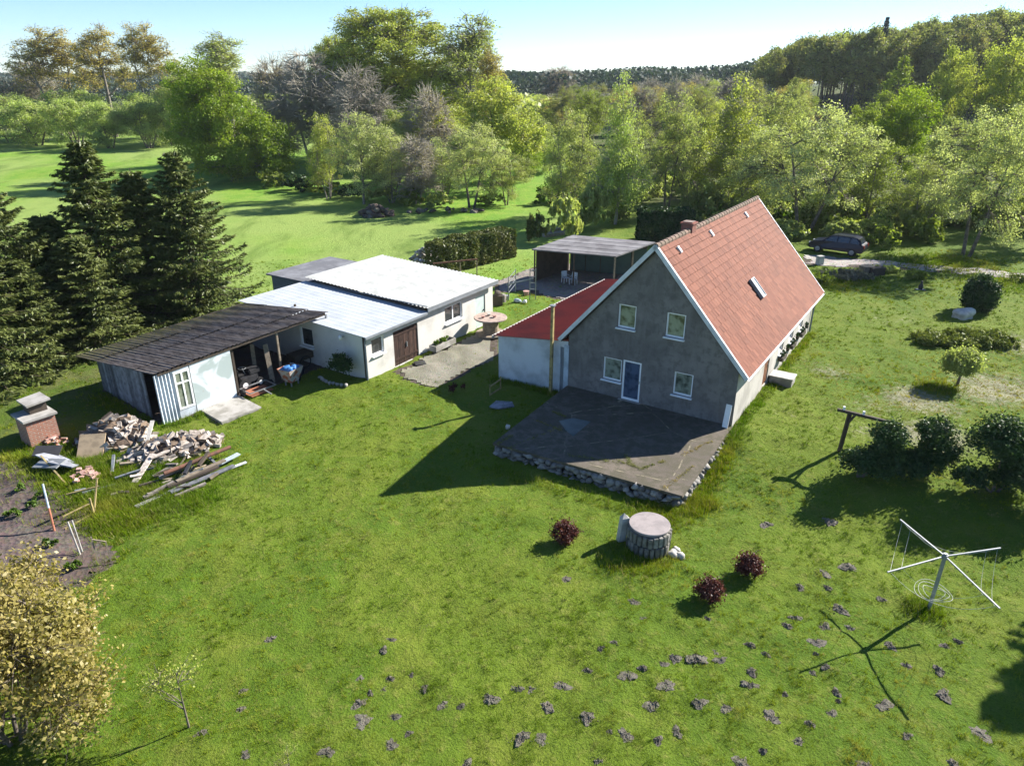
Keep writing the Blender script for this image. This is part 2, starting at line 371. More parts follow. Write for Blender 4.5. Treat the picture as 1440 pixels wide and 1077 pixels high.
L = dict(
 bright=leaf_mat('fresh_green_leaf', (0.177, 0.261, 0.022), (0.320, 0.393, 0.039), (0.237, 0.261, 0.032)),
 spring=leaf_mat('spring_yellow_green_leaf', (0.286, 0.331, 0.074), (0.498, 0.519, 0.120), (0.381, 0.354, 0.107)),
 olive=leaf_mat('olive_leaf', (0.275, 0.317, 0.103), (0.481, 0.519, 0.188), (0.363, 0.342, 0.149)),
 willow=leaf_mat('willow_leaf', (0.307, 0.377, 0.120), (0.531, 0.618, 0.193), (0.387, 0.395, 0.154)),
 pale=leaf_mat('pale_blossom_leaf', (0.360, 0.399, 0.157), (0.649, 0.657, 0.354), (0.343, 0.365, 0.168)),
 brown=leaf_mat('bronze_young_leaf', (0.355, 0.278, 0.095), (0.562, 0.448, 0.136), (0.366, 0.336, 0.108)),
 mid=leaf_mat('mid_green_leaf', (0.184, 0.235, 0.038), (0.314, 0.364, 0.069), (0.216, 0.235, 0.051)),
 dark=leaf_mat('dark_evergreen_leaf', (0.023, 0.051, 0.017), (0.069, 0.122, 0.030), None, .15),
 thuja=leaf_mat('clipped_hedge_leaf', (0.073, 0.098, 0.024), (0.170, 0.176, 0.044), (0.138, 0.126, 0.040), .2),
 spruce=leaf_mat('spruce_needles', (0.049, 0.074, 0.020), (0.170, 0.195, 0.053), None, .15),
 juniper=leaf_mat('juniper_needles', (0.114, 0.146, 0.031), (0.281, 0.304, 0.060), None, .2),
 purple=leaf_mat('purple_barberry_leaf', (.055, .016, .014), (.15, .045, .035), None, .3),
 copper=leaf_mat('golden_young_leaf', (0.267, 0.217, 0.065), (0.445, 0.370, 0.130), (0.245, 0.235, 0.060), .4),
 beech=leaf_mat('beech_wood_leaf', (0.233, 0.259, 0.081), (0.418, 0.404, 0.128), (0.351, 0.299, 0.129), .35, .6),
 far=leaf_mat('hazed_far_wood_leaf', (0.037, 0.065, 0.053), (0.068, 0.104, 0.081), (0.066, 0.077, 0.067), .2),  # bluish haze of the distance is mixed into this leaf colour
 heather=leaf_mat('grey_heather', (.15, .15, .11), (.26, .25, .19), None, .2),
 weed=leaf_mat('weed_leaf', (.07, .13, .012), (.14, .22, .025), None, .35),
)
# ================================================================== vegetation makers
def unit(n, rng):
    v = rng.normal(size=(n, 3)); return v / np.linalg.norm(v, axis=1)[:, None]
def cards(C, out, Lf, Wf, rng, hang=None):
    """one small diamond leaf (or needle spray) at each point, facing roughly outward"""
    n = len(C); nr = out * .6 + unit(n, rng) * .9; nr[:, 2] += .35
    nr /= np.linalg.norm(nr, axis=1)[:, None] + 1e-9
    a = unit(n, rng) if hang is None else hang + unit(n, rng) * .35
    a = a - nr * np.sum(a * nr, 1)[:, None]; a /= np.linalg.norm(a, axis=1)[:, None] + 1e-9
    b = np.cross(nr, a); s = rng.uniform(.65, 1.35, (n, 1))
    V = np.empty((n, 4, 3)); V[:, 0] = C + a * Lf * s / 2; V[:, 1] = C + b * Wf * s / 2 + nr * Wf * .12; V[:, 2] = C - a * Lf * s / 2; V[:, 3] = C - b * Wf * s / 2 + nr * Wf * .12
    return V.reshape(-1, 3), np.arange(4 * n).reshape(n, 4)
def segs_arr(p0, p1, r0, r1, k):
    p0 = np.asarray(p0, float); p1 = np.asarray(p1, float); r0 = np.asarray(r0, float)[:, None]; r1 = np.asarray(r1, float)[:, None]
    d = p1 - p0; d /= np.linalg.norm(d, axis=1)[:, None] + 1e-9
    ref = np.where(np.abs(d[:, 2:3]) > .9, np.array([[1., 0, 0]]), np.array([[0, 0, 1.]]))
    x = np.cross(d, ref); x /= np.linalg.norm(x, axis=1)[:, None] + 1e-9; y = np.cross(d, x)
    n = len(p0); V = np.empty((n, 2 * k, 3)); F = []
    for q in range(k):
        a = 2 * math.pi * q / k; w = x * math.cos(a) + y * math.sin(a); V[:, q] = p0 + w * r0; V[:, k + q] = p1 + w * r1
        F.append([q, (q + 1) % k, k + (q + 1) % k, k + q])
    F = (np.arange(n)[:, None, None] * 2 * k + np.array(F)[None]).reshape(-1, 4)
    return V.reshape(-1, 3), F
def join(parts):
    V = []; F = []; b = 0
    for v, f in parts: V.append(v); F.append(f + b); b += len(v)
    return np.concatenate(V), np.concatenate(F)
def curve(a, b, n, rng, wob, sag=0):
    a = np.asarray(a, float); b = np.asarray(b, float); t = np.linspace(0, 1, n + 1)[:, None]
    L_ = np.linalg.norm(b - a); p = a + (b - a) * t
    p += np.sin(t * math.pi) * rng.normal(size=(1, 3)) * wob * L_
    p[:, 2] += (np.sin(t * math.pi) * sag * L_)[:, 0]
    return p
class Wood:
    def __init__(s): s.big = [[], [], [], []]; s.small = [[], [], [], []]
    def path(s, pts, ra, rb, big=True):
        g = s.big if big else s.small; n = len(pts) - 1
        for k in range(n):
            g[0].append(pts[k]); g[1].append(pts[k + 1]); g[2].append(ra + (rb - ra) * k / n); g[3].append(ra + (rb - ra) * (k + 1) / n)
    def mesh(s, name, mat):
        parts = []
        if s.big[0]: parts.append(segs_arr(*s.big, 6))
        if s.small[0]: parts.append(segs_arr(*s.small, 3))
        v, f = join(parts); return mesh_np(name, v, f, mat, smooth=True)

def make_tree(lobes, seed, trunk_r=.2, top=.75, n_limb=9, n_clump=70, n_leaf=90, leaf=(.3, .2), rc=.8, shell=.4, twigs=4, twig_r=.014, lean=(0, 0), hang=False, stems=1, bark='bark', flat=.75, tint_lo=0.0):
    """lobes: (x, y, z, rx, ry, rz) ellipsoids holding the crown; returns (trunk mesh, crown mesh, height, width)"""
    rng = np.random.default_rng(seed); lo = np.array(lobes, float)
    vol = lo[:, 3] * lo[:, 4] * lo[:, 5]; pick = rng.choice(len(lo), n_clump, p=vol / vol.sum())
    d = unit(n_clump, rng); r = rng.random(n_clump) ** shell
    cc = lo[pick, :3] + d * lo[pick, 3:] * r[:, None]; outw = d
    hgt = (lo[:, 2] + lo[:, 5]).max(); wid = (lo[:, 0] + lo[:, 3]).max() - (lo[:, 0] - lo[:, 3]).min()
    cc[:, 2] = np.maximum(cc[:, 2], .25)
    w = Wood(); axes = []
    for q in range(stems):
        a0 = 6.28 * q / stems + rng.random(); off = 0 if stems == 1 else trunk_r * 1.6
        b0 = np.array([math.cos(a0) * off, math.sin(a0) * off, -.3])
        e = np.array([lean[0] + (0 if stems == 1 else math.cos(a0) * wid * .2), lean[1] + (0 if stems == 1 else math.sin(a0) * wid * .2), hgt * top * (1 if q == 0 else rng.uniform(.75, 1))])
        p = curve(b0, e, 9, rng, .02); w.path(p, trunk_r * (1 if stems == 1 else .75), trunk_r * .18); axes.append(p)
    lim = cc[rng.permutation(n_clump)[:n_limb]]; nodes = []
    for c in lim:
        ax = axes[rng.integers(stems)]; hd = math.hypot(c[0] - lean[0] * .6, c[1] - lean[1] * .6)
        za = np.clip(c[2] - hd * rng.uniform(.7, 1.2), hgt * .16, hgt * top * .95)
        k = int(np.argmin(np.abs(ax[:, 2] - za))); st = ax[k]; en = st + (c - st) * rng.uniform(.62, .85)
        pth = curve(st, en, 4, rng, .06, .06); rr = trunk_r * (.55 - .42 * k / 9); w.path(pth, rr, rr * .35)
        nodes += [pth[2], pth[3], pth[4]]
    nodes = np.array(nodes + [a[k] for a in axes for k in (6, 7, 8, 9)])
    C = []; O = []; T = []
    for q in range(n_clump):
        c = cc[q]; dist = np.linalg.norm(nodes - c, axis=1) + np.maximum(0, nodes[:, 2] - c[2]) * .7
        st = nodes[int(np.argmin(dist))]; pth = curve(st, c, 3, rng, .07, .05); w.path(pth, trunk_r * .13 + .01, twig_r, False)
        rr = rc * rng.uniform(.6, 1.35)
        for k in range(twigs):
            e = c + unit(1, rng)[0] * rr * rng.uniform(.7, 1.3) + outw[q] * rr * .4; w.path(curve(pth[2], e, 2, rng, .1), twig_r * 1.2, twig_r * .5, False)
        if n_leaf:
            n = int(n_leaf * rng.uniform(.55, 1.4) * (rr / rc) ** 1.5) + 1
            o = rng.normal(size=(n, 3)) * rr * .5; o[:, 2] *= flat
            if hang: o[:, 2] -= np.abs(rng.normal(size=n)) * rr * 1.1
            C.append(c + o); O.append(np.repeat(outw[q][None], n, 0) * .5 + o / (rr + .01)); base = rng.uniform(tint_lo, .8)
            T.append(np.clip(base + rng.normal(size=n) * .22, 0, 1))
    tm = w.mesh('trunk', M[bark])
    if not n_leaf: return tm, None, hgt, wid
    C = np.concatenate(C); O = np.concatenate(O); T = np.concatenate(T)
    C[:, 2] = np.maximum(C[:, 2], .08)
    v, f = cards(C, O, leaf[0], leaf[1], rng, np.array([[0, 0, -1.]]) if hang else None)
    return tm, mesh_np('crown', v, f, L['mid'], np.repeat(T, 4)), hgt, wid

def make_spruce(h, rad, seed, step=.42):
    rng = np.random.default_rng(seed); w = Wood(); w.path(curve((0, 0, -.3), (0, 0, h), 10, rng, .006), .20 * h / 12, .015)
    C = []; H = []; O = []; T = []
    z = h * .10
    while z < h - .25:
        f = 1 - z / h; nb = rng.integers(5, 8); a0 = rng.random() * 6.28
        for q in range(nb):
            a = a0 + 6.28 * q / nb + rng.normal() * .25; Lb = rad * (f ** .72) * rng.uniform(.55, 1.25) + .22
            t = np.linspace(0, 1, 7); dr = np.array([math.cos(a), math.sin(a), 0])
            drop = -.30 * Lb * np.sin(t * 1.9) * (.35 + f) + .22 * Lb * t ** 2
            p = np.array([0, 0, z])[None] + dr[None] * (Lb * t)[:, None]; p[:, 2] += drop + rng.normal() * .05
            w.path(p[::2], .035 * (f + .2), .008, False)
            side = np.array([-dr[1], dr[0], 0]); m = int(40 + 150 * Lb / 2.6)
            tt = rng.uniform(.12, 1, m); base = np.stack([np.interp(tt, t, p[:, k]) for k in range(3)], 1)
            sg = rng.choice([-1, 1], m); reach = (1.05 - tt) * Lb * .34 * rng.uniform(.1, 1, m) + .04
            pos = base + side[None] * (sg * reach)[:, None] + dr[None] * (reach * .5)[:, None]; pos[:, 2] -= reach * .45 * rng.uniform(.3, 1.4, m)
            pos += rng.normal(size=pos.shape) * .04
            hd = side[None] * (sg * .7)[:, None] + dr[None] * .9 + np.array([[0, 0, -.45]])
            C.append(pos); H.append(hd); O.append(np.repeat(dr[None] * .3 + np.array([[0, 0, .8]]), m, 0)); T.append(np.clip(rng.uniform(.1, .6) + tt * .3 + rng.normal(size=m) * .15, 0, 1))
        z += step * rng.uniform(.7, 1.25) * (.55 + f * .6)
    C = np.concatenate(C); H = np.concatenate(H); O = np.concatenate(O); T = np.concatenate(T)
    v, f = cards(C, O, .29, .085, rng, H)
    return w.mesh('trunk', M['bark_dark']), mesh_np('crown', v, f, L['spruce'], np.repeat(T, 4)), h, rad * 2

def bush_mesh(lobes, n, leaf, seed, mat, shell=.33, lump=.35, hang=None, full=False):
    """leafy mass through ellipsoids, broken into lumps"""
    rng = np.random.default_rng(seed); lo = np.array(lobes, float); vol = (lo[:, 3] * lo[:, 4] * lo[:, 5]) ** .75
    nc = max(6, int(n / 60)); pk = rng.choice(len(lo), nc, p=vol / vol.sum()); d = unit(nc, rng)
    if not full: d[:, 2] = np.abs(d[:, 2]) * .9 + d[:, 2] * .1
    cc = lo[pk, :3] + d * lo[pk, 3:] * (rng.random(nc) ** shell)[:, None]
    q = rng.integers(0, nc, n); sz = lo[pk, 3:].min(1) * lump * rng.uniform(.6, 1.3, nc)
    C = cc[q] + rng.normal(size=(n, 3)) * sz[q][:, None] * .6; O = d[q]; C[:, 2] = np.maximum(C[:, 2], .03)
    T = np.clip(rng.uniform(.05, .8, nc)[q] + rng.normal(size=n) * .2, 0, 1)
    v, f = cards(C, O, leaf[0], leaf[1], rng, hang); return mesh_np('foliage', v, f, mat, np.repeat(T, 4))
def box_bush(sx, sy, sz, n, leaf, seed, mat, top_round=.1):
    """clipped hedge: leaves on and just inside the faces of a box with slightly wavy sides"""
    rng = np.random.default_rng(seed); A = np.array([sx * sz, sx * sz, sy * sz, sy * sz, sx * sy * 1.2]); q = rng.choice(5, n, p=A / A.sum())
    a = rng.uniform(-1, 1, n); b = rng.random(n); dep = np.abs(rng.normal(size=n)) * .10 - .05
    wav = (vnoise(a * sx * 1.2 + q * 9, b * sz * 1.5, seed) - .5) * .35; C = np.zeros((n, 3)); O = np.zeros((n, 3))
    for s_, (i, sg) in enumerate(((1, -1), (1, 1), (0, -1), (0, 1))):
        m = q == s_; e = (sx, sy)[i] / 2; C[m, i] = sg * (e - dep[m] + wav[m]); C[m, 1 - i] = a[m] * (sx, sy)[1 - i] / 2; C[m, 2] = b[m] * sz; O[m, i] = sg
    m = q == 4; C[m, 0] = a[m] * sx / 2; C[m, 1] = rng.uniform(-1, 1, m.sum()) * sy / 2; C[m, 2] = sz - dep[m] + (vnoise(C[m, 0] * 1.5, C[m, 1] * 1.5, seed) - .5) * .4; O[m, 2] = 1
    T = np.clip(vnoise(C[:, 0] * 1.6, C[:, 2] * 1.6 + C[:, 1], 5) * .8 + rng.normal(size=n) * .2, 0, 1)
    v, f = cards(C, O, leaf[0], leaf[1], rng); return mesh_np('foliage', v, f, mat, np.repeat(T, 4))

# ================================================================== ground
def grid_axis(lo, hi, step, out_lo, out_hi, g=1.09):
    c = list(np.arange(lo, hi + 1e-6, step)); s = step
    while c[-1] < out_hi: s *= g; c.append(c[-1] + s)
    s = step
    while c[0] > out_lo: s *= g; c.insert(0, c[0] - s)
    return np.array(c)
def in_poly(x, y, poly):
    c = np.zeros(np.shape(x), bool); n = len(poly)
    for k in range(n):
        x0, y0 = poly[k][:2]; x1, y1 = poly[(k + 1) % n][:2]
        if y0 == y1: continue
        m = ((y0 > y) != (y1 > y)) & (x < (x1 - x0) * (y - y0) / (y1 - y0) + x0); c ^= m
    return c
def hw(i, j): return (HR[0] + UX * i + WX * j, HR[1] + UY * i + WY * j)
POLY = {}
POLY['path'] = [P(u, v) for u, v in ((552, 522), (600, 500), (650, 478), (690, 462), (700, 478), (700, 500), (650, 528), (606, 546), (575, 535))]
POLY['yard'] = [P(u, v) for u, v in ((690, 398), (760, 372), (900, 372), (905, 400), (868, 420), (800, 424), (770, 418), (735, 408), (702, 412))]
POLY['bed'] = [P(u, v) for u, v in ((-60, 640), (10, 645), (55, 672), (110, 700), (138, 722), (125, 738), (150, 770), (160, 792), (120, 822), (40, 850), (-90, 850))]
POLY['road'] = [P(u, v) for u, v in ((1130, 358), (1240, 366), (1330, 374), (1440, 384), (1620, 398), (1620, 412), (1440, 393), (1330, 383), (1240, 377), (1130, 372))]
POLY['slab'] = [P(u, v) for u, v in ((283, 578), (333, 557), (368, 573), (312, 597))]
POLY['terrace'] = [hw(i, j) for i, j in ((0, .05), (-6.8, -.2), (-7.2, 8.1), (0, 8.4))]
POLY['house'] = [hw(i, j) for i, j in ((0, 0), (15.3, 0), (15.3, 8.4), (0, 8.4))]
POLY['annex'] = [hw(i, j) for i, j in ((0, 8.4), (13, 8.4), (13, 12.7), (0, 12.7))]
GO = on_z(518, 534, -.55)
def gw(x, y):   # garage local -> world (x to the right, y away)
    return (GO[0] + UY * x + UX * y, GO[1] - UX * x + UY * y)
POLY['garage'] = [gw(x, y) for x, y in ((0, 0), (0, 11.8), (-9.5, 11.8), (-9.5, 0))]
POLY['shedfloor'] = None
SA = R(39); SO = on_z(230, 596, -.55)
def sw(x, y): return (SO[0] + math.cos(SA) * x + math.sin(SA) * y, SO[1] - math.sin(SA) * x + math.cos(SA) * y)
POLY['shedfloor'] = [sw(x, y) for x, y in ((.1, -.1), (.1, 10), (-6.4, 10), (-6.4, -.1))]

X = grid_axis(-36, 44, .24, -1350, 1450); Y = grid_axis(8, 64, .24, -60, 1350)
gx, gy = np.meshgrid(X, Y); gzv = terrain(gx, gy)
idx = np.arange(gx.size).reshape(gx.shape)
F = np.stack([idx[:-1, :-1], idx[:-1, 1:], idx[1:, 1:], idx[1:, :-1]], -1).reshape(-1, 4)
gi, gj = hloc(gx, gy)
nz = vnoise(gx * .25, gy * .25, 8) * .6 + vnoise(gx * .9, gy * .9, 9) * .4
dry = np.zeros(gx.shape)
for (u, v, r_, k) in ((1290, 560, 2.2, .62), (1400, 545, 3.2, .62), (1240, 605, 2.4, .5), (1330, 480, 3, .35), (1165, 520, 2.0, .45), (1210, 570, 2.6, .5), (1410, 480, 3, .6), (1120, 580, 2.2, .3), (1270, 450, 5, .3), (1300, 615, 2, .7), (420, 800, 3, .18), (1300, 800, 3, .25)):
    px, py, _ = P(u, v); dry = np.maximum(dry, k * np.exp(-((gx - px) ** 2 + (gy - py) ** 2) / r_ ** 2))
dry = np.clip(dry * (.45 + nz * 1.25), 0, 1)
field = sstep((gy - 40 - gx * .2) / 16) * sstep((14 - gx) / 10) * sstep((230 - gy) / 60)
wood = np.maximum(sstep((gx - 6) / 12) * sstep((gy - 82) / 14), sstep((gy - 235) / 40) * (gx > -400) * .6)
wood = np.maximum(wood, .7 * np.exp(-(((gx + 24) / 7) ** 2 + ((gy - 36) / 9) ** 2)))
soil = np.zeros(gx.shape)
for nm in ('bed', 'path', 'yard', 'road', 'slab', 'shedfloor', 'annex', 'garage'):
    soil = np.maximum(soil, in_poly(gx, gy, POLY[nm]) * 1.0)
for (u, v, r_, k) in ((150, 640, 2.2, .45), (1150, 390, 3, .45), (660, 500, 1.4, .5), (930, 745, 1.6, .35), (60, 600, 2, .5)):
    px, py, _ = P(u, v); soil = np.maximum(soil, k * np.exp(-((gx - px) ** 2 + (gy - py) ** 2) / r_ ** 2))
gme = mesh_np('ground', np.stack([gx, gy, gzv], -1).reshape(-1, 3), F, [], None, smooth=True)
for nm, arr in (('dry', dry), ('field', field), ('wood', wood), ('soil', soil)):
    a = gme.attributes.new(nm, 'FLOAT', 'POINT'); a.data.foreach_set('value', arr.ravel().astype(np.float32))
def ground_mat():
    s = NT('lawn_and_meadow'); co = s.coord(); n1 = s.noise(co, .11, 5, .6, .5); n2 = s.noise(co, .55, 5, .65, .4); n3 = s.noise(co, 3.2, 5, .75); n4 = s.noise(co, 16, 4, .75)
    c = s.mix(s.ramp(n1, .36, .64), (0.082, 0.147, 0.011), (0.129, 0.182, 0.017))
    c = s.mix(s.math('MULTIPLY', s.ramp(n2, .46, .66), .6), c, (0.161, 0.194, 0.025))
    c = s.mix(s.math('MULTIPLY', s.ramp(n3, .52, .68), .55), c, (0.213, 0.213, 0.052))
    c = s.mix(s.math('MULTIPLY', s.ramp(n4, .50, .62), .50), c, (0.040, 0.074, 0.007))
    fld = s.mix(s.ramp(n2, .36, .66), (0.133, 0.277, 0.025), (0.211, 0.319, 0.044)); fld = s.mix(s.math('MULTIPLY', s.ramp(n3, .5, .66), .55), fld, (0.093, 0.200, 0.020))
    n0 = s.noise(s.scale(co, (1, .5, 1), (0, 0, .6)), .035, 4, .6); fld = s.mix(s.math('MULTIPLY', s.ramp(n0, .42, .58), .75), fld, (0.246, 0.319, 0.088))
    n5 = s.noise(s.scale(co, (1, .35, 1), (0, 0, .55)), .22, 5, .7, .5); fld = s.mix(s.math('MULTIPLY', s.ramp(n5, .48, .66), .55), fld, (.070, .135, .014)); fld = s.mix(s.math('MULTIPLY', s.ramp(n4, .52, .7), .4), fld, (.20, .21, .07))
    c = s.mix(s.attr('field'), c, fld)
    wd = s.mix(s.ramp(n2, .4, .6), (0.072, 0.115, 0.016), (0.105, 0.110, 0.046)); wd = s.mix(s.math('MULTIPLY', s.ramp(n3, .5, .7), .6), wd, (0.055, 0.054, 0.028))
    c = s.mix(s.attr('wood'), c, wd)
    dr = s.mix(s.ramp(n3, .4, .65), (.20, .205, .10), (.30, .29, .20)); c = s.mix(s.ramp(s.math('ADD', s.attr('dry'), s.math('MULTIPLY', s.math('SUBTRACT', n3, .5), .9)), .30, .75), c, dr)
    so = s.mix(s.ramp(n3, .4, .65), (.085, .068, .055), (.14, .115, .095)); c = s.mix(s.ramp(s.math('ADD', s.attr('soil'), s.math('MULTIPLY', s.math('SUBTRACT', n3, .5), .8)), .35, .7), c, so)
    h = s.math('ADD', s.math('MULTIPLY', n4, .55), n3)
    s.bsdf(c, .95, s.bump(h, 1.0, .11), 0, .15); return s.m
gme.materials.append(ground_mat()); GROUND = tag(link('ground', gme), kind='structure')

def sheet(name, poly, mat, lift=.03, step=.25, jit=.5, seed=3):
    """a thin worn surface that follows the ground inside an outline"""
    px = [p[0] for p in poly]; py = [p[1] for p in poly]
    x = np.arange(min(px) - .5, max(px) + .5, step); y = np.arange(min(py) - .5, max(py) + .5, step); ax, ay = np.meshgrid(x, y)
    jx = (vnoise(ax * 1.1, ay * 1.1, seed) - .5) * jit * 2; jy = (vnoise(ax * 1.1, ay * 1.1, seed + 1) - .5) * jit * 2
    keep = in_poly(ax + jx, ay + jy, poly); z = terrain(ax, ay) + lift + (vnoise(ax * 3, ay * 3, 4) - .5) * .02
    ii = np.arange(ax.size).reshape(ax.shape); k = keep[:-1, :-1] & keep[1:, 1:] & keep[:-1, 1:] & keep[1:, :-1]
    f = np.stack([ii[:-1, :-1], ii[:-1, 1:], ii[1:, 1:], ii[1:, :-1]], -1)[k]
    used, inv = np.unique(f, return_inverse=True); v = np.stack([ax, ay, z], -1).reshape(-1, 3)[used]
    o = link(name, mesh_np(name, v, inv.reshape(-1, 4), mat, smooth=True)); return tag(o, kind='structure')
sheet('garden_path', POLY['path'], M['gravel'], .035)
sheet('yard', POLY['yard'], M['yard'], .035, .3)
sheet('vegetable_bed', POLY['bed'], M['soil'], .035)
sheet('gravel_track', POLY['road'], M['road'], .04, .3, .7)

# ---------------------------------------------------------------- grass blades
MOLES = [(794,814,18),(891,846,20),(905,869,14),(550,899,12),(539,913,12),(505,953,20),(548,953,14),(579,948,9),(540,970,20),(520,974,11),(598,966,14),(505,988,24),(508,1013,24),(555,1007,16),(624,989,18),(649,992,13),(688,981,22),(729,968,18),(749,968,17),(789,964,26),(766,993,30),(826,942,15),(846,911,13),(866,904,14),(881,948,20),(904,938,14),(931,933,18),(948,923,18),(938,961,24),(921,991,26),(826,1008,24),(858,1028,15),(880,1033,24),(925,1040,17),(951,1028,20),(734,1036,22),(763,1040,26),(550,1046,18),(575,1030,10),(655,1075,20),(844,1070,18),(1080,737,22),(1167,732,20),(1194,797,22),(1156,804,22),(1164,826,16),(1124,824,15),(1241,842,16),(1181,856,22),(1119,869,17),(1107,880,17),(1161,881,20),(1197,883,15),(1149,903,20),(997,871,12),(1055,906,13),(1005,914,18),(977,924,26),(1015,928,17),(1077,919,13),(1147,919,12),(1057,944,16),(1057,964,20),(1141,944,16),(1161,936,13),(985,988,22),(1020,995,28),(1084,1008,24),(1104,976,10),(1176,973,15),(1179,986,11),(1169,1003,15),(1246,991,20),(1328,976,24),(1321,942,17),(1330,908,16),(1350,903,14),(1274,936,17),(1251,906,18),(1380,1031,32),(1124,1043,26),(1074,1055,15),(1044,1075,28),(1216,1075,24),(1276,1033,14),(1338,1073,20),(1139,1016,13),(381,898,17),(338,998,18),(341,971,12),(283,1030,16),(460,1055,22),(344,1061,15)]
MP = []
for (u, v, w) in MOLES:
    p = P(u, v); MP.append((p[0], p[1], max(.10, w / 1000 * math.hypot(p[1], CAMH) * .50)))
def mole_mesh(seed):
    rng = np.random.default_rng(seed); n = 26; rings = 8; V = [(0, 0, .12)]; ph = rng.uniform(0, 6.28, 4)
    for k in range(1, rings + 1):
        for q in range(n):
            a = 6.28 * q / n; t = k / rings; e = 1 + .26 * math.sin(2 * a + ph[0]) + .20 * math.sin(3 * a + ph[1]) + .12 * math.sin(7 * a + ph[2]) + rng.normal() * .07
            z = .12 * (1 - t ** 1.4) * (1 + .4 * math.sin(a * 2 + ph[3])) + rng.normal() * .035 * (1 - t * .5) - (.05 if k == rings else 0); V.append((math.cos(a) * e * t, math.sin(a) * e * t, z))
    Fc = [(1 + k * n + q, 1 + k * n + (q + 1) % n, 1 + (k + 1) * n + (q + 1) % n, 1 + (k + 1) * n + q) for k in range(rings - 1) for q in range(n)] + [(0, 1 + q, 1 + (q + 1) % n) for q in range(n)]
    for k in range(70):
        a = rng.uniform(0, 6.28); d = abs(rng.normal()) * .55 + .35; c = np.array([math.cos(a) * d, math.sin(a) * d, .06 * max(0, 1.2 - d) + .02]); s_ = rng.uniform(.03, .09); b0 = len(V)
        for w in ((1, 0, -.4), (-.5, .87, -.4), (-.5, -.87, -.4), (0, 0, .9)): V.append(tuple(c + (np.array(w) + rng.normal(size=3) * .25) * s_ * np.array([1, 1, .8])))
        Fc += [(b0, b0 + 1, b0 + 3), (b0 + 1, b0 + 2, b0 + 3), (b0 + 2, b0, b0 + 3), (b0, b0 + 2, b0 + 1)]
    me = bpy.data.meshes.new('molehill'); me.from_pydata(V, [], Fc); me.materials.append(M['mole']); me.update(); return me
mm = [mole_mesh(k) for k in range(5)]
for k, (x, y, r_) in enumerate(MP):
    o = link('molehill', mm[k % 5], None, (x, y, gz(x, y) - .005), random.random() * 6.28); o.scale = (r_ * random.uniform(.8, 1.1), r_ * random.uniform(.75, 1.1), random.uniform(.2, .42))
    tag(o, 'small flattened heap of bare grey soil in the foreground lawn', 'molehill', 'molehills scattered over the lawn')

def grass_mat(name, c1, c2, c3):
    s = NT(name); t = s.attr('tint'); co = s.coord(); n = s.noise(co, .4, 4, .6); n2 = s.noise(co, .11, 5, .6, .5)
    c = s.mix(t, c1, c2); c = s.mix(s.math('MULTIPLY', s.ramp(n, .46, .64), .6), c, c3); c = s.mix(s.ramp(n2, .38, .60), c, s.mix(1.0, c, (.58, .80, .75), 'MULTIPLY'))
    d = s.n('ShaderNodeBsdfDiffuse'); s.put(d.inputs['Color'], c); tr = s.n('ShaderNodeBsdfTranslucent'); s.put(tr.inputs['Color'], s.mix(1.0, c, (1.2, 1.15, .6), 'MULTIPLY'))
    m = s.n('ShaderNodeMixShader'); m.inputs[0].default_value = .35; s.t.links.new(d.outputs[0], m.inputs[1]); s.t.links.new(tr.outputs[0], m.inputs[2]); s.t.links.new(m.outputs[0], s.out.inputs[0]); return s.m
GM = grass_mat('grass_blades', (0.119, 0.172, 0.010), (0.335, 0.381, 0.035), (0.447, 0.392, 0.093))
GL = grass_mat('rough_grass_blades', (0.102, 0.162, 0.008), (0.277, 0.346, 0.025), (0.341, 0.326, 0.059))
GD = grass_mat('dry_grass_blades', (0.298, 0.232, 0.081), (0.490, 0.383, 0.189), (0.245, 0.240, 0.054))
def blades(x, y, h, w, nb, rng, lean=(.35, 1.25), z=None):
    n = len(x); z = terrain(x, y) if z is None else z
    x = np.repeat(x, nb); y = np.repeat(y, nb); z = np.repeat(z, nb); h = np.repeat(np.broadcast_to(h, (n,)), nb) * rng.uniform(.55, 1.3, n * nb)
    w = np.repeat(np.broadcast_to(w, (n,)), nb); a = rng.uniform(0, 6.283, n * nb); le = rng.uniform(lean[0], lean[1], n * nb); sp = h * .35
    bx = x + rng.normal(size=n * nb) * sp; by = y + rng.normal(size=n * nb) * sp; c, s_ = np.cos(a), np.sin(a)
    V = np.empty((n * nb, 3, 3)); V[:, 0] = np.stack([bx - s_ * w / 2, by + c * w / 2, z - .02], 1); V[:, 1] = np.stack([bx + s_ * w / 2, by - c * w / 2, z - .02], 1)
    V[:, 2] = np.stack([bx + c * np.sin(le) * h, by + s_ * np.sin(le) * h, z + np.cos(le) * h], 1)
    t = np.repeat(np.clip(np.repeat(rng.uniform(0, .8, n), nb) + rng.normal(size=n * nb) * .2, 0, 1), 3)
    return V.reshape(-1, 3), np.arange(3 * n * nb).reshape(-1, 3), t
def lawn_points(n, rng, xr, yr, falloff=2.0, y0=13.0):
    x = rng.uniform(*xr, n); y = rng.uniform(*yr, n); d = np.hypot(x, np.hypot(y, 0))
    k = rng.random(n) < np.clip((y0 / np.maximum(d, y0)) ** falloff, 0, 1)
    x, y = x[k], y[k]; bad = np.zeros(len(x), bool)
    for nm, pl in POLY.items(): bad |= in_poly(x, y, pl) & ((rng.random(len(x)) > .30) if nm in ('path', 'road', 'yard') else True)
    for (mx, my, mr) in MP: bad |= (x - mx) ** 2 + (y - my) ** 2 < (mr * .45) ** 2
    return x[~bad], y[~bad]
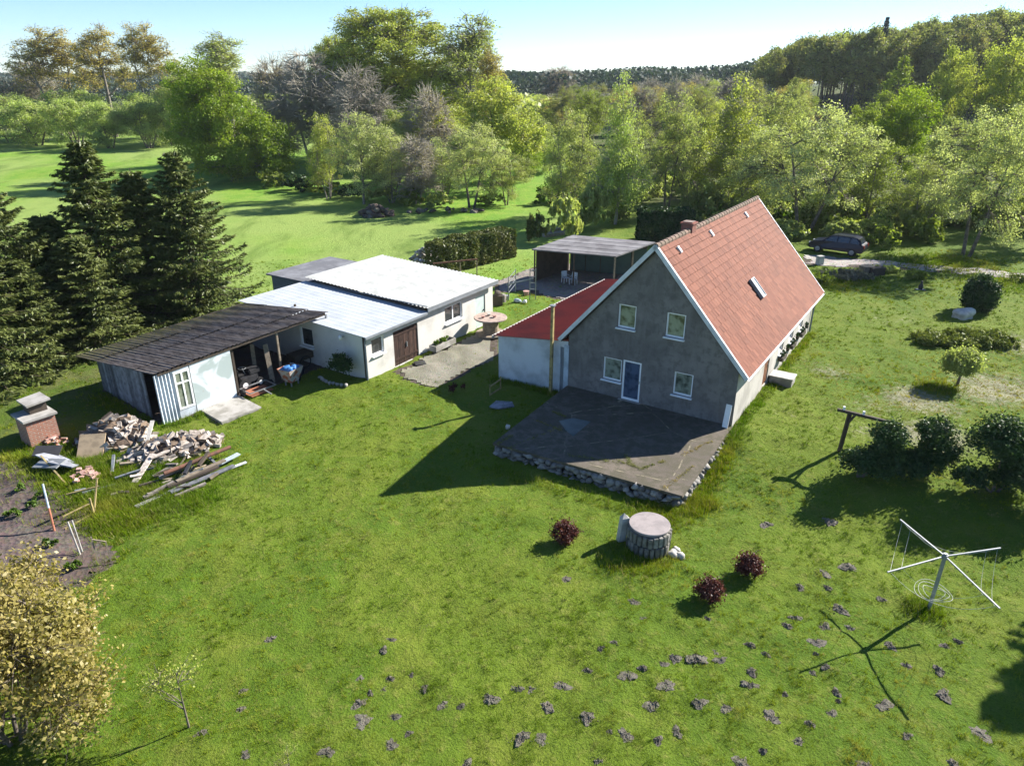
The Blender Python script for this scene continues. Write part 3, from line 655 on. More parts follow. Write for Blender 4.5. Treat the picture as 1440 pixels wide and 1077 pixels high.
def grass():
    rng = np.random.default_rng(5)
    x, y = lawn_points(430000, rng, (-34, 44), (9.5, 62), 1.7)
    cl = vnoise(x * 1.3, y * 1.3, 21) * .4 + vnoise(x * 4.6, y * 4.6, 22) * .6
    k = rng.random(len(x)) < np.clip((cl - .36) * 4.2, .05, 1); x, y, cl = x[k], y[k], cl[k]; d = np.hypot(x, y)
    h = (.025 + .21 * np.clip(cl - .25, 0, 1) ** 1.25) * (1 + .25 * np.clip((d - 20) / 30, 0, 1)); w = .010 * (d / 15)
    v, f, t = blades(x, y, h, w, 9, rng, (.2, 1.15)); tag(link('lawn_grass', mesh_np('lawn_grass', v, f, GM, t)), kind='stuff')
    # scattered coarser darker tufts
    x, y = lawn_points(60000, rng, (-32, 42), (9.5, 55), 1.4); q = vnoise(x * .7, y * .7, 31) * .6 + vnoise(x * 2.6, y * 2.6, 32) * .4; k = q > .60; x, y = x[k], y[k]
    v, f, t = blades(x, y, rng.uniform(.08, .17, len(x)), .011 * np.hypot(x, y) / 15, 14, rng, (.15, .95)); tag(link('grass_tufts', mesh_np('grass_tufts', v, f, GL, t)), kind='stuff')
    # long grass round the wood heap, the terrace wall, the shed and the road verge
    xs = []; ys = []
    def ring(poly, n, spread):
        p = [Vector(q[:2]) for q in poly]; p.append(p[0])
        for a, b in zip(p, p[1:]):
            m = int(n * (b - a).length); tt = rng.random(m); xs.extend(a.x + (b.x - a.x) * tt + rng.normal(size=m) * spread); ys.extend(a.y + (b.y - a.y) * tt + rng.normal(size=m) * spread)
    ring([hw(-7.9, -.5), hw(-8.2, 8.4)], 16, .25); ring([hw(-7.0, -.65), hw(0, -.4)], 45, .22); ring([hw(0, -.3), hw(15, -.3)], 16, .13)
    ring([sw(.35, -.2), sw(.35, 4)], 30, .2); ring([sw(0, -.4), sw(-6, -.4)], 25, .4); ring(POLY['bed'], 22, .35); ring([hw(-.25, 8.6), hw(-.25, 12.8)], 50, .16)
    for (u, v, r_, n) in ((190, 660, 2.2, 2600), (150, 700, 1.6, 1400), (250, 705, 1.5, 900), (60, 640, 1.5, 700), (930, 720, 1.0, 500), (985, 705, .6, 400), (900, 790, 1.2, 400), (1330, 370, 4, 1000), (1180, 395, 3, 700), (1420, 400, 4, 600), (165, 735, 1.0, 600), (110, 655, 1.6, 900), (1320, 545, 1.0, 200), (1300, 855, .5, 200)):
        px, py, _ = P(u, v); xs.extend(px + rng.normal(size=n) * r_ * .6); ys.extend(py + rng.normal(size=n) * r_ * .5)
    x = np.array(xs); y = np.array(ys); ok = ~(in_poly(x, y, POLY['terrace']) | in_poly(x, y, POLY['house']) | in_poly(x, y, POLY['annex']) | in_poly(x, y, POLY['shedfloor']) | in_poly(x, y, POLY['slab'])); x, y = x[ok], y[ok]
    v, f, t = blades(x, y, rng.uniform(.09, .27, len(x)), .018 * np.hypot(x, y) / 22, 8, rng, (.1, .9)); tag(link('rough_grass', mesh_np('rough_grass', v, f, GL, t)), kind='stuff')
    # dry blades over the pale places of the right-hand lawn
    x, y = lawn_points(60000, rng, (8, 40), (20, 50), 1.0, 20); q = np.zeros(len(x))
    for (u, v, r_, k) in ((1290, 560, 2.8, .8), (1400, 545, 3.8, .8), (1240, 605, 2.8, .7), (1210, 570, 3.0, .6), (1410, 480, 4, .7), (1165, 520, 2.4, .6)):
        px, py, _ = P(u, v); q = np.maximum(q, k * np.exp(-((x - px) ** 2 + (y - py) ** 2) / r_ ** 2))
    k = rng.random(len(x)) < q; x, y = x[k], y[k]
    x2, y2 = lawn_points(90000, rng, (-32, 42), (9.5, 55), 1.5); k = rng.random(len(x2)) < .15 + .75 * (vnoise(x2 * .5, y2 * .5, 41) > .62); x = np.concatenate([x, x2[k]]); y = np.concatenate([y, y2[k]])
    kk = rng.random(len(xs)) < .22; xa = np.array(xs)[kk][ok[kk]] if len(xs) == len(ok) else np.array([]); ya = np.array(ys)[kk][ok[kk]] if len(ys) == len(ok) else np.array([])
    va, fa, ta = blades(xa, ya, rng.uniform(.12, .30, len(xa)), .016 * np.hypot(xa, ya) / 22, 4, rng, (.1, 1.0)); tag(link('dead_stalks', mesh_np('dead_stalks', va, fa, GD, ta)), kind='stuff')
    v, f, t = blades(x, y, .075, .011 * np.hypot(x, y) / 15, 5, rng); tag(link('dry_grass', mesh_np('dry_grass', v, f, GD, t)), kind='stuff')
grass()
# ================================================================== building helpers
def tb(mb, T, x0, x1, d0, d1, z0, z1, tint=.5):
    vs = [T(x, d, z) for x in (x0, x1) for d in (d0, d1) for z in (z0, z1)]
    return mb.add(vs, [(0, 1, 3, 2), (4, 6, 7, 5), (0, 4, 5, 1), (2, 3, 7, 6), (0, 2, 6, 4), (1, 5, 7, 3)], tint)
def wall(mb, T, x0, x1, z0, ztop, holes=(), breaks=(), depth=.18):
    if not callable(ztop): zc = ztop; ztop = lambda x: zc
    xb = sorted(set([x0, x1] + list(breaks) + [h[0] for h in holes] + [h[1] for h in holes]))
    for a, b in zip(xb, xb[1:]):
        m = (a + b) / 2; hs = sorted([h for h in holes if h[0] <= m <= h[1]], key=lambda h: h[2]); za = z0
        for h in hs:
            if h[2] > za + 1e-4: mb.add([T(a, 0, za), T(b, 0, za), T(b, 0, h[2]), T(a, 0, h[2])], [(0, 1, 2, 3)])
            za = h[3]
        mb.add([T(a, 0, za), T(b, 0, za), T(b, 0, ztop(b)), T(a, 0, ztop(a))], [(0, 1, 2, 3)])
    for (a, b, c, d) in holes:
        for p in (((a, c), (b, c)), ((b, c), (b, d)), ((b, d), (a, d)), ((a, d), (a, c))):
            mb.add([T(p[0][0], 0, p[0][1]), T(p[1][0], 0, p[1][1]), T(p[1][0], depth, p[1][1]), T(p[0][0], depth, p[0][1])], [(0, 1, 2, 3)])
def window(parent, T, x0, x1, z0, z1, pane='pane', frame='pvc', cols=1, trans=0, fw=.075, sill=True, sillmat='pvc', dep=.09, name='window', label=None):
    f = MB(); d0, d1 = dep, dep + .07
    tb(f, T, x0, x0 + fw, d0, d1, z0, z1); tb(f, T, x1 - fw, x1, d0, d1, z0, z1)
    tb(f, T, x0 + fw, x1 - fw, d0, d1, z0, z0 + fw); tb(f, T, x0 + fw, x1 - fw, d0, d1, z1 - fw, z1)
    for k in range(1, cols):
        xm = x0 + (x1 - x0) * k / cols; tb(f, T, xm - fw * .45, xm + fw * .45, d0 + .004, d1 - .004, z0 + fw, z1 - fw)
    if trans: tb(f, T, x0 + fw, x1 - fw, d0 + .006, d1 - .006, trans - fw * .45, trans + fw * .45)
    w = f.build(name, M[frame], parent)
    if label: w['label'] = label
    p = MB(); tb(p, T, x0 + fw * .6, x1 - fw * .6, d0 + .03, d0 + .055, z0 + fw * .6, z1 - fw * .6); p.build('pane', M[pane], w)
    if sill: s = MB(); tb(s, T, x0 - .05, x1 + .05, -.13, d0 - .003, z0 - .055, z0 - .004); s.build('sill', M[sillmat], w)
    return w
def rot_axis(d):  # matrix whose z column is d
    return Vector(d).to_track_quat('Z', 'Y').to_matrix()
def corr_sheet(mb, o, ex, ey, nx, ny, pitch, amp, along='y', tint_sheet=None, thick=.02):
    """corrugated sheet spanned by vectors ex, ey from corner o; ribs run along ex or ey"""
    o, ex, ey = Vector(o), Vector(ex), Vector(ey); nrm = ex.cross(ey).normalized()
    if nrm.z < 0: nrm = -nrm
    a, b = (ex, ey) if along == 'y' else (ey, ex); n = max(8, int(a.length / pitch * 4)); m = ny
    b0 = len(mb.v); vs = []
    for k in range(n + 1):
        h = nrm * (amp * math.sin(k * math.pi / 2))
        for q in range(m + 1): vs.append(o + a * (k / n) + b * (q / m) + h)
    fs = [(k * (m + 1) + q, (k + 1) * (m + 1) + q, (k + 1) * (m + 1) + q + 1, k * (m + 1) + q + 1) for k in range(n) for q in range(m)]
    mb.add(vs, fs)

# ================================================================== farmhouse
HRZ = -HA
house = thing('farmhouse', 'grey plastered farmhouse with steep red tiled gable roof behind the terrace', 'house', (HR[0], HR[1], 0), HRZ)
def h2l(x, y, z=0):  # world -> house local
    i, j = hloc(x, y); return (-j, i, z)
def roof_hit(u, v):  # point on the right roof slope in house local coordinates
    d = ray(u, v); D = h2l(HR[0] + d[0], HR[1] + d[1]); O = h2l(0, 0)
    k = 5.17 / 4.63; t = (7.72 - k * (O[0] + 4.2) - CAMH) / (d[2] + k * D[0]); return (O[0] + D[0] * t, O[1] + D[1] * t, CAMH + d[2] * t)
def side_hit(u, v):  # point on the right-hand wall
    d = ray(u, v); D = h2l(HR[0] + d[0], HR[1] + d[1]); O = h2l(0, 0); t = -O[0] / D[0]; return (O[1] + D[1] * t, CAMH + d[2] * t)
XR, ZR, XE, ZE = -4.2, 7.66, .43, 2.49
KS = (ZR - ZE) / (XE - XR); HL = 15.3
TG = lambda x, d, z: (x, d, z)
TS = lambda s, d, z: (-d, s, z)
gw_holes = [(-5.86, -4.96, 3.6, 4.74), (-3.5, -2.6, 3.6, 4.74), (-6.48, -5.50, .84, 1.99), (-5.44, -4.50, .02, 2.05), (-2.9, -1.98, .9, 2.02)]
b = MB(); wall(b, TG, -8.4, 0, -.62, lambda x: ZR - .27 - KS * abs(x - XR), gw_holes, [XR])
wall(b, lambda x, d, z: (x, HL - d, z), -8.4, 0, -.62, lambda x: ZR - .27 - KS * abs(x - XR), (), [XR])
b.b2((-8.4, .0, -.62), (-8.39, HL, 2.72)); b.build('gable_wall', M['roughcast'], house)
win_y = [(side_hit(1093, 492)[0]), side_hit(1107, 476)[0], side_hit(1121, 460)[0]]
print('side windows', win_y, side_hit(1068, 541), side_hit(1076, 525), side_hit(1088, 509))
WY3 = [8.0, 10.2, 12.5]
sh = [(4.75, 5.7, .12, 2.1)] + [(q - .5, q + .5, .98, 2.12) for q in WY3]
b = MB(); wall(b, TS, 0, HL, -.62, 2.70, sh); b.build('side_wall', M['side_render'], house)
window(house, TG, -5.86, -4.96, 3.6, 4.74); window(house, TG, -3.5, -2.6, 3.6, 4.74)
window(house, TG, -6.48, -5.50, .84, 1.99); window(house, TG, -2.9, -1.98, .9, 2.02)
f = MB(); tb(f, TG, -5.44, -5.35, .03, .10, .02, 2.05); tb(f, TG, -4.59, -4.50, .03, .10, .02, 2.05); tb(f, TG, -5.35, -4.59, .03, .10, 1.96, 2.05); tb(f, TG, -5.35, -4.59, .03, .10, .02, .13)
gd = f.build('door', M['pvc'], house); gd['label'] = 'white framed glass terrace door with blue net curtain'
p = MB(); tb(p, TG, -5.38, -4.56, .055, .08, .10, 1.99); p.build('pane', M['door_net'], gd)
p = MB(); tb(p, TG, -4.58, -4.55, -.03, .03, .98, 1.10); p.build('handle', M['galv'], gd)
b = MB(); tb(b, TG, -5.55, -4.4, -.16, .02, -.05, .015); b.build('door_step', M['concrete'], house)
for q in WY3: window(house, TS, q - .5, q + .5, .98, 2.12, 'pane_dark', cols=2)
f = MB(); tb(f, TS, 4.75, 5.7, .06, .12, .12, 2.1); 
for k in range(3): tb(f, TS, 4.82 + .29 * k, 5.06 + .29 * k, .04, .061, .2, 2.02, .3 + .2 * k)
sd = f.build('door', M['door_wood'], house); sd['label'] = 'brown wooden side door'
p = MB(); tb(p, TS, 5.58, 5.62, .0, .045, 1.0, 1.12); p.build('handle', M['galv'], sd)
# roof deck, tiles, ridge
sl = math.hypot(XE - XR, ZR - ZE); nn = Vector((KS, 0, 1)).normalized()
b = MB()
for sg in (1, -1):
    A = Vector((XR, 0, ZR)); E = Vector((XR + sg * (XE - XR), 0, ZE)); N_ = Vector((sg * nn.x, 0, nn.z))
    vs = [p + Vector((0, y, 0)) - N_ * t for y in (-.22, HL + .2) for t in (.03, .17) for p in (A, E)]
    b.add(vs, [(0, 1, 5, 4), (2, 6, 7, 3), (0, 2, 3, 1), (4, 5, 7, 6), (1, 3, 7, 5), (0, 4, 6, 2)])
b.build('roof_deck', M['beam'], house)
b = MB(); rnd = random.Random(3); nc_, nk = 52, 19; tw = (HL + .40) / nc_; tl = sl / nk
for sg in (1, -1):
    e = Vector((sg * (XE - XR), 0, ZE - ZR)).normalized(); N_ = Vector((sg * nn.x, 0, nn.z)); A = Vector((XR, -.2, ZR))
    for k in range(nk):
        for q in range(nc_):
            s0, s1 = k * tl, (k + 1) * tl + .035; y0 = q * tw + .009; y1 = (q + 1) * tw - .009; lift = .052 + rnd.uniform(-.006, .009); tl_ = rnd.uniform(-.004, .004)
            pt = lambda s_, y, h: A + e * s_ + Vector((0, y, 0)) + N_ * h
            ym = (y0 + y1) / 2
            top = [pt(s0, y0, .004), pt(s0, y1, .004), pt(s1, y1, lift + tl_), pt(s1, y0, lift - tl_)]
            bot = [pt(s1, y1, lift - .05), pt(s1, y0, lift - .05)]
            b.add(top + bot, [(0, 1, 2, 3), (3, 2, 4, 5)], min(1, max(0, rnd.gauss(.5, .27))))
roof = b.build('roof', M['tile'], house, raw=True)
b = MB()
for k in range(38):
    y0 = -.22 + k * .415
    b.tube([(XR, y0, ZR - .03), (XR, y0 + .44, ZR - .045)], [.145, .13], 10, True, rnd.random())
b.build('ridge_cap', M['ridge'], roof)
for sg in (1, -1):
    b = MB(); A = Vector((XR, -.25, ZR + .02)); E = Vector((XR + sg * (XE - XR + .03), -.25, ZE - .02)); d = (E - A).normalized(); N_ = Vector((sg * nn.x, 0, nn.z))
    for (o, w_, h_) in ((-.05, .05, .17), (.045, .11, .02)):
        vs = [p + Vector((0, y, 0)) + N_ * (o + h) for p in (A, E) for y in (-w_ / 2 + (.04 if h_ < .1 else 0), w_ / 2 + (.04 if h_ < .1 else 0)) for h in (-h_ / 2, h_ / 2)]
        b.add(vs, [(0, 1, 3, 2), (4, 6, 7, 5), (0, 4, 5, 1), (2, 3, 7, 6), (0, 2, 6, 4), (1, 5, 7, 3)])
    b.build('barge_board', M['barge'], house)
    b = MB(); vs = [p + Vector((0, HL + .46, 0)) + N_ * h + Vector((0, y, 0)) for p in (A, E) for y in (-.03, .05) for h in (-.2, .04)]
    b.add(vs, [(0, 1, 3, 2), (4, 6, 7, 5), (0, 4, 5, 1), (2, 3, 7, 6), (0, 2, 6, 4), (1, 5, 7, 3)]); b.build('barge_board', M['barge'], house)
b = MB(); n = 10
for y0, y1 in ((-.2, HL + .2),):
    vs = []; 
    for y in (y0, y1):
        for q in range(n + 1): a = math.pi * (1 + q / n); vs.append((XE + .07 + .075 * math.cos(a), y, ZE - .02 + .075 * math.sin(a)))
    b.add(vs, [(q, q + 1, n + 2 + q, n + 1 + q) for q in range(n)])
b.build('gutter', M['barge'], house)
b = MB(); b.tube([(XE + .06, HL - .1, ZE - .1), (.1, HL - .1, ZE - .5), (.08, HL - .1, -.2)], .05, 8); b.build('downpipe', M['fascia'], house)
b = MB(); cx, cy = -4.3, 4.1
b.b2((cx - .28, cy - .28, 6.9), (cx + .28, cy + .28, 7.92)); ch = b.build('chimney', M['chimney'], roof)
b = MB(); b.b2((cx - .33, cy - .33, 7.92), (cx + .33, cy + .33, 7.99)); b.b2((cx - .24, cy - .24, 7.99), (cx + .24, cy + .24, 8.03)); b.build('chimney_cap', M['chimney'], house)
for (u, v) in ((955, 351), (1000, 328), (1049, 302)):
    q = Vector(roof_hit(u, v)); Mx = Matrix(((nn.z, 0, nn.x), (0, 1, 0), (-nn.x, 0, nn.z)))
    b = MB(); b.box(q + nn * .03, (.34, .13, .09), Mx); b.build('roof_vent', M['pvc'], roof)
q0 = Vector(roof_hit(1056, 393)); q1 = Vector(roof_hit(1071, 418)); print('skylight', q0, q1)
qc = (q0 + q1) / 2; Mx = Matrix(((nn.z, 0, nn.x), (0, 1, 0), (-nn.x, 0, nn.z)))
b = MB()
for (ox, oy, sx, sy) in ((0, -.26, 1.12, .07), (0, .26, 1.12, .07), (-.53, 0, .07, .45), (.53, 0, .07, .45)): b.box(qc + Mx @ Vector((ox, oy, .08)), (sx, sy, .16), Mx)
rl = b.build('skylight', M['fascia'], roof); b = MB(); b.box(qc + Mx @ Vector((0, 0, .11)), (1.02, .45, .03), Mx); b.build('skylight_pane', M['rooflight'], house)
# flower boxes below the side windows: hang on the house, things of their own
def hworld(x, y, z): 
    c, s_ = math.cos(HRZ), math.sin(HRZ); return (HR[0] + c * x - s_ * y, HR[1] + s_ * x + c * y, z)
fb_m = bush_mesh([(0, 0, .28, .13, .42, .16)], 420, (.09, .06), 5, L['dark'])
for k, q in enumerate(WY3):
    t = thing('flower_box', ['dark flower box under the side window nearest the brown door', 'dark flower box under the middle one of the three side windows', 'dark flower box under the side window farthest from the brown door'][k], 'flower box', hworld(.16, q, .62), HRZ, 'flower boxes along the sunny side wall')
    b = MB(); b.b2((-.11, -.46, 0), (.11, .46, .2)); b.build('box', M['beam'], t); link('plants', fb_m, t)
    t = thing('wall_pot', ['small dark hanging pot next after the first flower box', 'small dark hanging pot between the middle and the far flower box', 'small dark hanging pot at the far end of the side wall'][k], 'flower pot', hworld(.14, q + 1.08, .72), HRZ, 'small pots on the sunny side wall')
    b = MB(); b.lathe([(.07, 0), (.11, .17), (.12, .18)], 10); b.build('pot', M['beam'], t); o = link('plants', fb_m, t); o.scale = (.8, .3, .8)
sx_, sy_ = .55, 6.25
t = thing('step_block', 'pale concrete step block beside the brown side door', 'step', hworld(.62, 6.35, -.05), HRZ)
b = MB(); b.b2((-.55, -.42, -.1), (.55, .42, .40)); b.build('block', M['concrete'], t, bevel=.02); b = MB(); b.b2((-.6, -.47, .402), (.6, .47, .47)); b.build('tread', M['pale_stone'], t, bevel=.015)
t = thing('leaning_board', 'narrow white board standing at the front corner of the farmhouse', 'board', hworld(-.22, -.32, .02), HRZ)
b = MB(); b.bar((0, 0, 0), (.02, .2, 1.05), .26, .03); b.build('board', M['white_plastic'], t)

# ---------------------------------------------------------------- annex
ann = thing('annex', 'low whitewashed annex with bright red corrugated roof left of the farmhouse', 'annex', hworld(0, 0, -.6), HRZ)
dl = 13.0
b = MB(); wall(b, TG, -12.6, -8.42, -.1, lambda x: 2.95 + (x + 8.5) * .13, [(-8.86, -8.62, .02, 2.6)]); wall(b, lambda s, d, z: (-12.6 + d, s, z), 0, dl, -.1, 2.42); wall(b, lambda x, d, z: (x, dl - d, z), -12.6, -8.42, -.1, lambda x: 2.95 + (x + 8.5) * .13)
b.build('wall', M['whitewash'], ann)
b = MB(); b.b2((-8.62, -.05, .0), (-8.36, .06, 2.75)); b.build('corner_post', M['blue_white'], ann)
b = MB(); b.b2((-8.86, .08, .02), (-8.62, .12, 2.6)); b.build('door', M['fascia'], ann)  # dark strip standing in for the shadow beside the corner post, no real door
b = MB(); corr_sheet(b, (-12.86, -.14, 2.43), (4.5, 0, .60), (0, dl + .35, 0), 1, 10, .30, .05, 'x'); ar = b.build('roof', M['redcorr'], ann, raw=True)
b = MB(); b.b2((-12.92, -.16, 2.33), (-12.84, dl + .2, 2.46)); b.build('edge_trim', M['pale_stone'], ann)
t = thing('wooden_post', 'tall yellowish weathered post standing before the annex wall', 'post', hworld(-9.2, -.3, -.62), HRZ)
b = MB(); b.bar((0, 0, 0), (.02, 0, 4.75), .14, .14); b.build('post', M['yellow_wood'], t); b = MB(); b.b2((-.12, -.12, 4.752), (.14, .12, 4.80)); b.build('cap', M['galv'], t)

# ---------------------------------------------------------------- terrace
ter = thing('terrace', 'cracked dark concrete terrace on a fieldstone wall before the gable', 'terrace', (HR[0], HR[1], 0), HRZ)
TP = [(.02, -.0), (.22, -6.72), (-8.1, -7.12), (-8.4, -.0)]
b = MB(); b.prism([(p[0], p[1] - .003) for p in TP[::-1]], -.11, .012); b.build('slab', M['terrace'], ter, bevel=.012)
b = MB(); b.prism([(-.1, -.2), (.05, -6.45), (-7.9, -6.85), (-8.2, -.2)], -.95, -.113); b.build('core', M['beam'], ter)
b = MB(); rnd = random.Random(5)
for (a, c, n) in (((.1, -6.66), (-8.0, -7.06), 30), ((.02, -.5), (.1, -6.5), 22), ((-8.05, -6.9), (-8.3, -.3), 22)):
    for row in range(3):
        for k in range(n):
            t_ = (k + rnd.uniform(.2, .8)) / n; x = a[0] + (c[0] - a[0]) * t_; y = a[1] + (c[1] - a[1]) * t_
            b.rock((x + rnd.uniform(-.05, .05), y + rnd.uniform(-.06, .04), -.20 - row * .20 + rnd.uniform(-.05, .05)), (rnd.uniform(.12, .26), rnd.uniform(.14, .26), rnd.uniform(.09, .15)), rnd, rnd.random(), 1)
b.build('stone_wall', M['fieldstone'], ter, smooth=True, raw=True)
b = MB()
pud = [h2l(*on_z(u, v, .02)) for u, v in ((786, 591), (806, 587), (831, 592), (806, 613), (795, 604))]
b.add([(p[0], p[1], .017) for p in pud], [tuple(range(len(pud)))]); o = b.build('puddle', M['water'], None, (HR[0], HR[1], 0), HRZ); tag(o, kind='structure')
wx = []; wy = []; rg = np.random.default_rng(4)
for (a, c) in (((775, 578), (795, 586)), ((752, 590), (790, 606)), ((870, 648), (905, 660)), ((880, 640), (890, 655)), ((930, 690), (975, 655)), ((700, 624), (720, 612)), ((800, 640), (870, 650)), ((905, 658), (935, 648)), ((715, 630), (790, 600)), ((960, 640), (1000, 620))):
    n = 60; tt = rg.random(n); p0 = on_z(*a, 0); p1 = on_z(*c, 0); wx.extend(p0[0] + (p1[0] - p0[0]) * tt + rg.normal(size=n) * .05); wy.extend(p0[1] + (p1[1] - p0[1]) * tt + rg.normal(size=n) * .05)
wx = np.array(wx); wy = np.array(wy); v_, f_, t_ = blades(wx, wy, .07, .02, 5, rg, (.4, 1.3), np.full(len(wx), .02)); tag(link('crack_weeds', mesh_np('crack_weeds', v_, f_, GD, t_)), kind='stuff')
b = MB(); b.rock((0, 0, .08), (.12, .10, .1), rnd); p = on_z(714, 602, 0); tag(b.build('stone', M['pale_stone'], None, (p[0], p[1], .01), smooth=True), 'small pale stone lying at the left end of the terrace', 'stone')

# ================================================================== garage
gar = thing('garage', 'long cream garage with pale blue and white metal roofs', 'garage', (GO[0], GO[1], -.55), HRZ)
gh = [(.45, 1.4, 1.2, 2.15), (2.15, 4.22, .0, 2.06), (6.75, 8.5, 1.2, 2.24), (9.85, 10.95, .05, 2.1)]
b = MB(); wall(b, TS, 0, 11.8, -.2, lambda s: 2.46, gh); wall(b, TG, -9.5, 0, -.2, 2.55, [(-5.0, -4.0, 1.0, 2.1)]); b.b2((-9.5, 0.0, -.2), (-9.42, 11.8, 2.75)); wall(b, lambda x, d, z: (x, 11.8 - d, z), -9.5, 0, -.2, 2.6)
b.build('wall', M['cream'], gar)
window(gar, TS, .45, 1.4, 1.2, 2.15, 'pane_dark'); window(gar, TS, 6.75, 8.5, 1.2, 2.24, 'pane_dark', cols=2, fw=.09); window(gar, TG, -5.0, -4.0, 1.0, 2.1, 'pane_dark')
f = MB()
for k in range(14): tb(f, TS, 2.16 + k * .147, 2.16 + k * .147 + .138, .05 + .004 * (k % 3), .09, .02, 2.04, random.random())
for zz in (.3, 1.75): tb(f, TS, 2.2, 4.18, .02, .05, zz, zz + .12, .2)
gd = f.build('door', M['brown_door'], gar); gd['label'] = 'dark brown double plank door'
p = MB(); tb(p, TS, 3.22, 3.26, -.02, .05, .9, 1.2); p.build('handle', M['galv'], gd)
f = MB(); tb(f, TS, 9.87, 10.93, .05, .10, .06, 2.08); gd = f.build('door', M['pale_door'], gar); gd['label'] = 'pale green single door'
p = MB(); tb(p, TS, 10.78, 10.82, -.01, .05, 1.0, 1.1); p.build('handle', M['dark_metal'], gd)
b = MB()
for k in range(12):
    y0 = -.28 + k * .43; b.add([(.32, y0, 2.56), (-9.75, y0, 2.88), (-9.75, y0 + .425, 2.88), (.32, y0 + .425, 2.56), (.32, y0, 2.53), (-9.75, y0, 2.85), (-9.75, y0 + .425, 2.85), (.32, y0 + .425, 2.53)], [(0, 1, 2, 3), (4, 7, 6, 5), (0, 4, 5, 1), (3, 2, 6, 7), (0, 3, 7, 4), (1, 5, 6, 2)])
    b.add([(.32, y0 + .418, 2.558), (-9.75, y0 + .418, 2.878), (-9.75, y0 + .418, 2.885), (.32, y0 + .418, 2.565), (.32, y0 + .43, 2.558), (-9.75, y0 + .43, 2.878), (-9.75, y0 + .43, 2.885), (.32, y0 + .43, 2.565)], [(0, 1, 2, 3), (4, 7, 6, 5), (3, 2, 6, 7)])
r1 = b.build('roof', M['zinc_sheet'], gar, raw=True); r1['label'] = 'pale blue metal sheet roof'
b = MB(); corr_sheet(b, (.35, 4.75, 2.80), (-10.05, 0, .36), (0, 7.25, .0), 1, 8, .30, .03, 'y'); r2 = b.build('roof', M['white_sheet'], gar, raw=True); r2['label'] = 'white ribbed metal roof'
b = MB(); b.b2((.30, 4.8, 2.56), (.36, 11.95, 2.765)); b.b2((.27, -.28, 2.42), (.35, 4.78, 2.545)); b.b2((-9.7, 4.78, 2.86), (.29, 4.84, 2.90)); b.build('fascia', M['fascia'], gar)
b = MB(); b.b2((-9.6, 4.86, 2.5), (.02, 4.98, 2.78)); b.build('step_wall', M['beam'], gar)
b = MB(); b.tube([(.2, -.12, 2.42), (.08, -.1, 2.1), (.07, -.1, .05)], .05, 8); b.build('downpipe', M['fascia'], gar)
b = MB(); b.b2((-.14, -.06, -.1), (.05, -.003, 2.4)); b.build('corner_board', M['beam'], gar)
t = thing('wall_lamp', 'small white lamp on the shaded front wall of the garage', 'lamp', gw(-1.55, -.03) + (1.62,), HRZ)
b = MB(); b.tube([(0, 0, 0), (0, -.14, .06)], .025, 8); b.build('bracket', M['galv'], t); b = MB(); b.lathe([(.05, -.12), (.11, -.02), (.10, .1), (.03, .16)], 14, (0, -.22, 0)); b.build('shade', M['white_plastic'], t, smooth=True)
ob = thing('outbuilding', 'dark flat-roofed outbuilding behind the left end of the garage', 'outbuilding', gw(0, 0) + (-.55,), HRZ)
b = MB(); wall(b, TG, -13.6, -9.76, -.3, 2.62); 
b2_ = b; b2_.b2((-13.6, 5.2, -.3), (-9.78, 10.6, 2.6)) if False else None
b = MB(); b.b2((-13.6, 5.3, -.3), (-9.78, 10.6, 2.62)); b.build('wall', M['fascia'], ob); b = MB(); b.b2((-13.85, 5.05, 2.625), (-9.77, 10.85, 2.72)); b.build('roof', M['felt'], ob)

# ================================================================== open shed
shd = thing('open_shed', 'ramshackle open-fronted shed with dark mossy corrugated roof', 'shed', (SO[0], SO[1], -.55), -SA)
def s2l(p, z): 
    dx, dy = p[0] - SO[0], p[1] - SO[1]; return Vector((math.cos(SA) * dx - math.sin(SA) * dy, math.sin(SA) * dx + math.cos(SA) * dy, z + .55))
FLc = s2l(on_z(215, 527, 1.98), 1.98); FRc = s2l(on_z(462, 438, 2.5), 2.5); BLc = s2l(on_z(105, 500, 1.62), 1.62); BRc = s2l(on_z(345, 425, 2.42), 2.42)
print('shed roof', FLc, FRc, BLc, BRc)
b = MB(); rnd = random.Random(9); NA = 45; NB = 6
for r_ in range(4):     # overlapping rows of sheets down the slope, ribs run with the slope
    vs = []; t0, t1 = r_ / 4 - (.02 if r_ else 0), (r_ + 1) / 4
    for k in range(NA * 4 + 1):
        a = k / (NA * 4); wob = .012 * math.sin(k * .37 + r_) + .02 * math.sin(k * .031 + r_ * 2)
        for q in (0, 1):
            s_ = t0 if q == 0 else t1; p = (FLc * (1 - a) + FRc * a) * (1 - s_) + (BLc * (1 - a) + BRc * a) * s_
            vs.append(p + Vector((0, 0, .026 * math.sin(k * math.pi / 2) + (.02 if q == 0 else -.01) + wob)))
    b.add(vs, [(2 * k, 2 * k + 2, 2 * k + 3, 2 * k + 1) for k in range(NA * 4)])
b.build('roof', M['moss_roof'], shd, raw=True)
b = MB(); 
for a, c in ((FLc, FRc), (BLc, BRc), ((FLc + BLc) / 2, (FRc + BRc) / 2)): b.bar(a + Vector((-.1, .2, -.1)), c + Vector((-.1, -.2, -.1)), .09, .12)
b.build('rafter', M['beam'], shd)
rf = lambda y: FLc.z + (FRc.z - FLc.z) * y / 10 - .12
b = MB(); rnd = random.Random(2); x = -6.35
while x < -1.15:
    w_ = rnd.uniform(.16, .26); b.b2((x, .0 + rnd.uniform(0, .03), -.15), (min(x + w_ - .01, -1.13), .06, 2.14 + (x + 6) * .05 + rnd.uniform(-.04, .04)), rnd.random()); x += w_
b.build('side_wall', M['grey_wood'], shd)
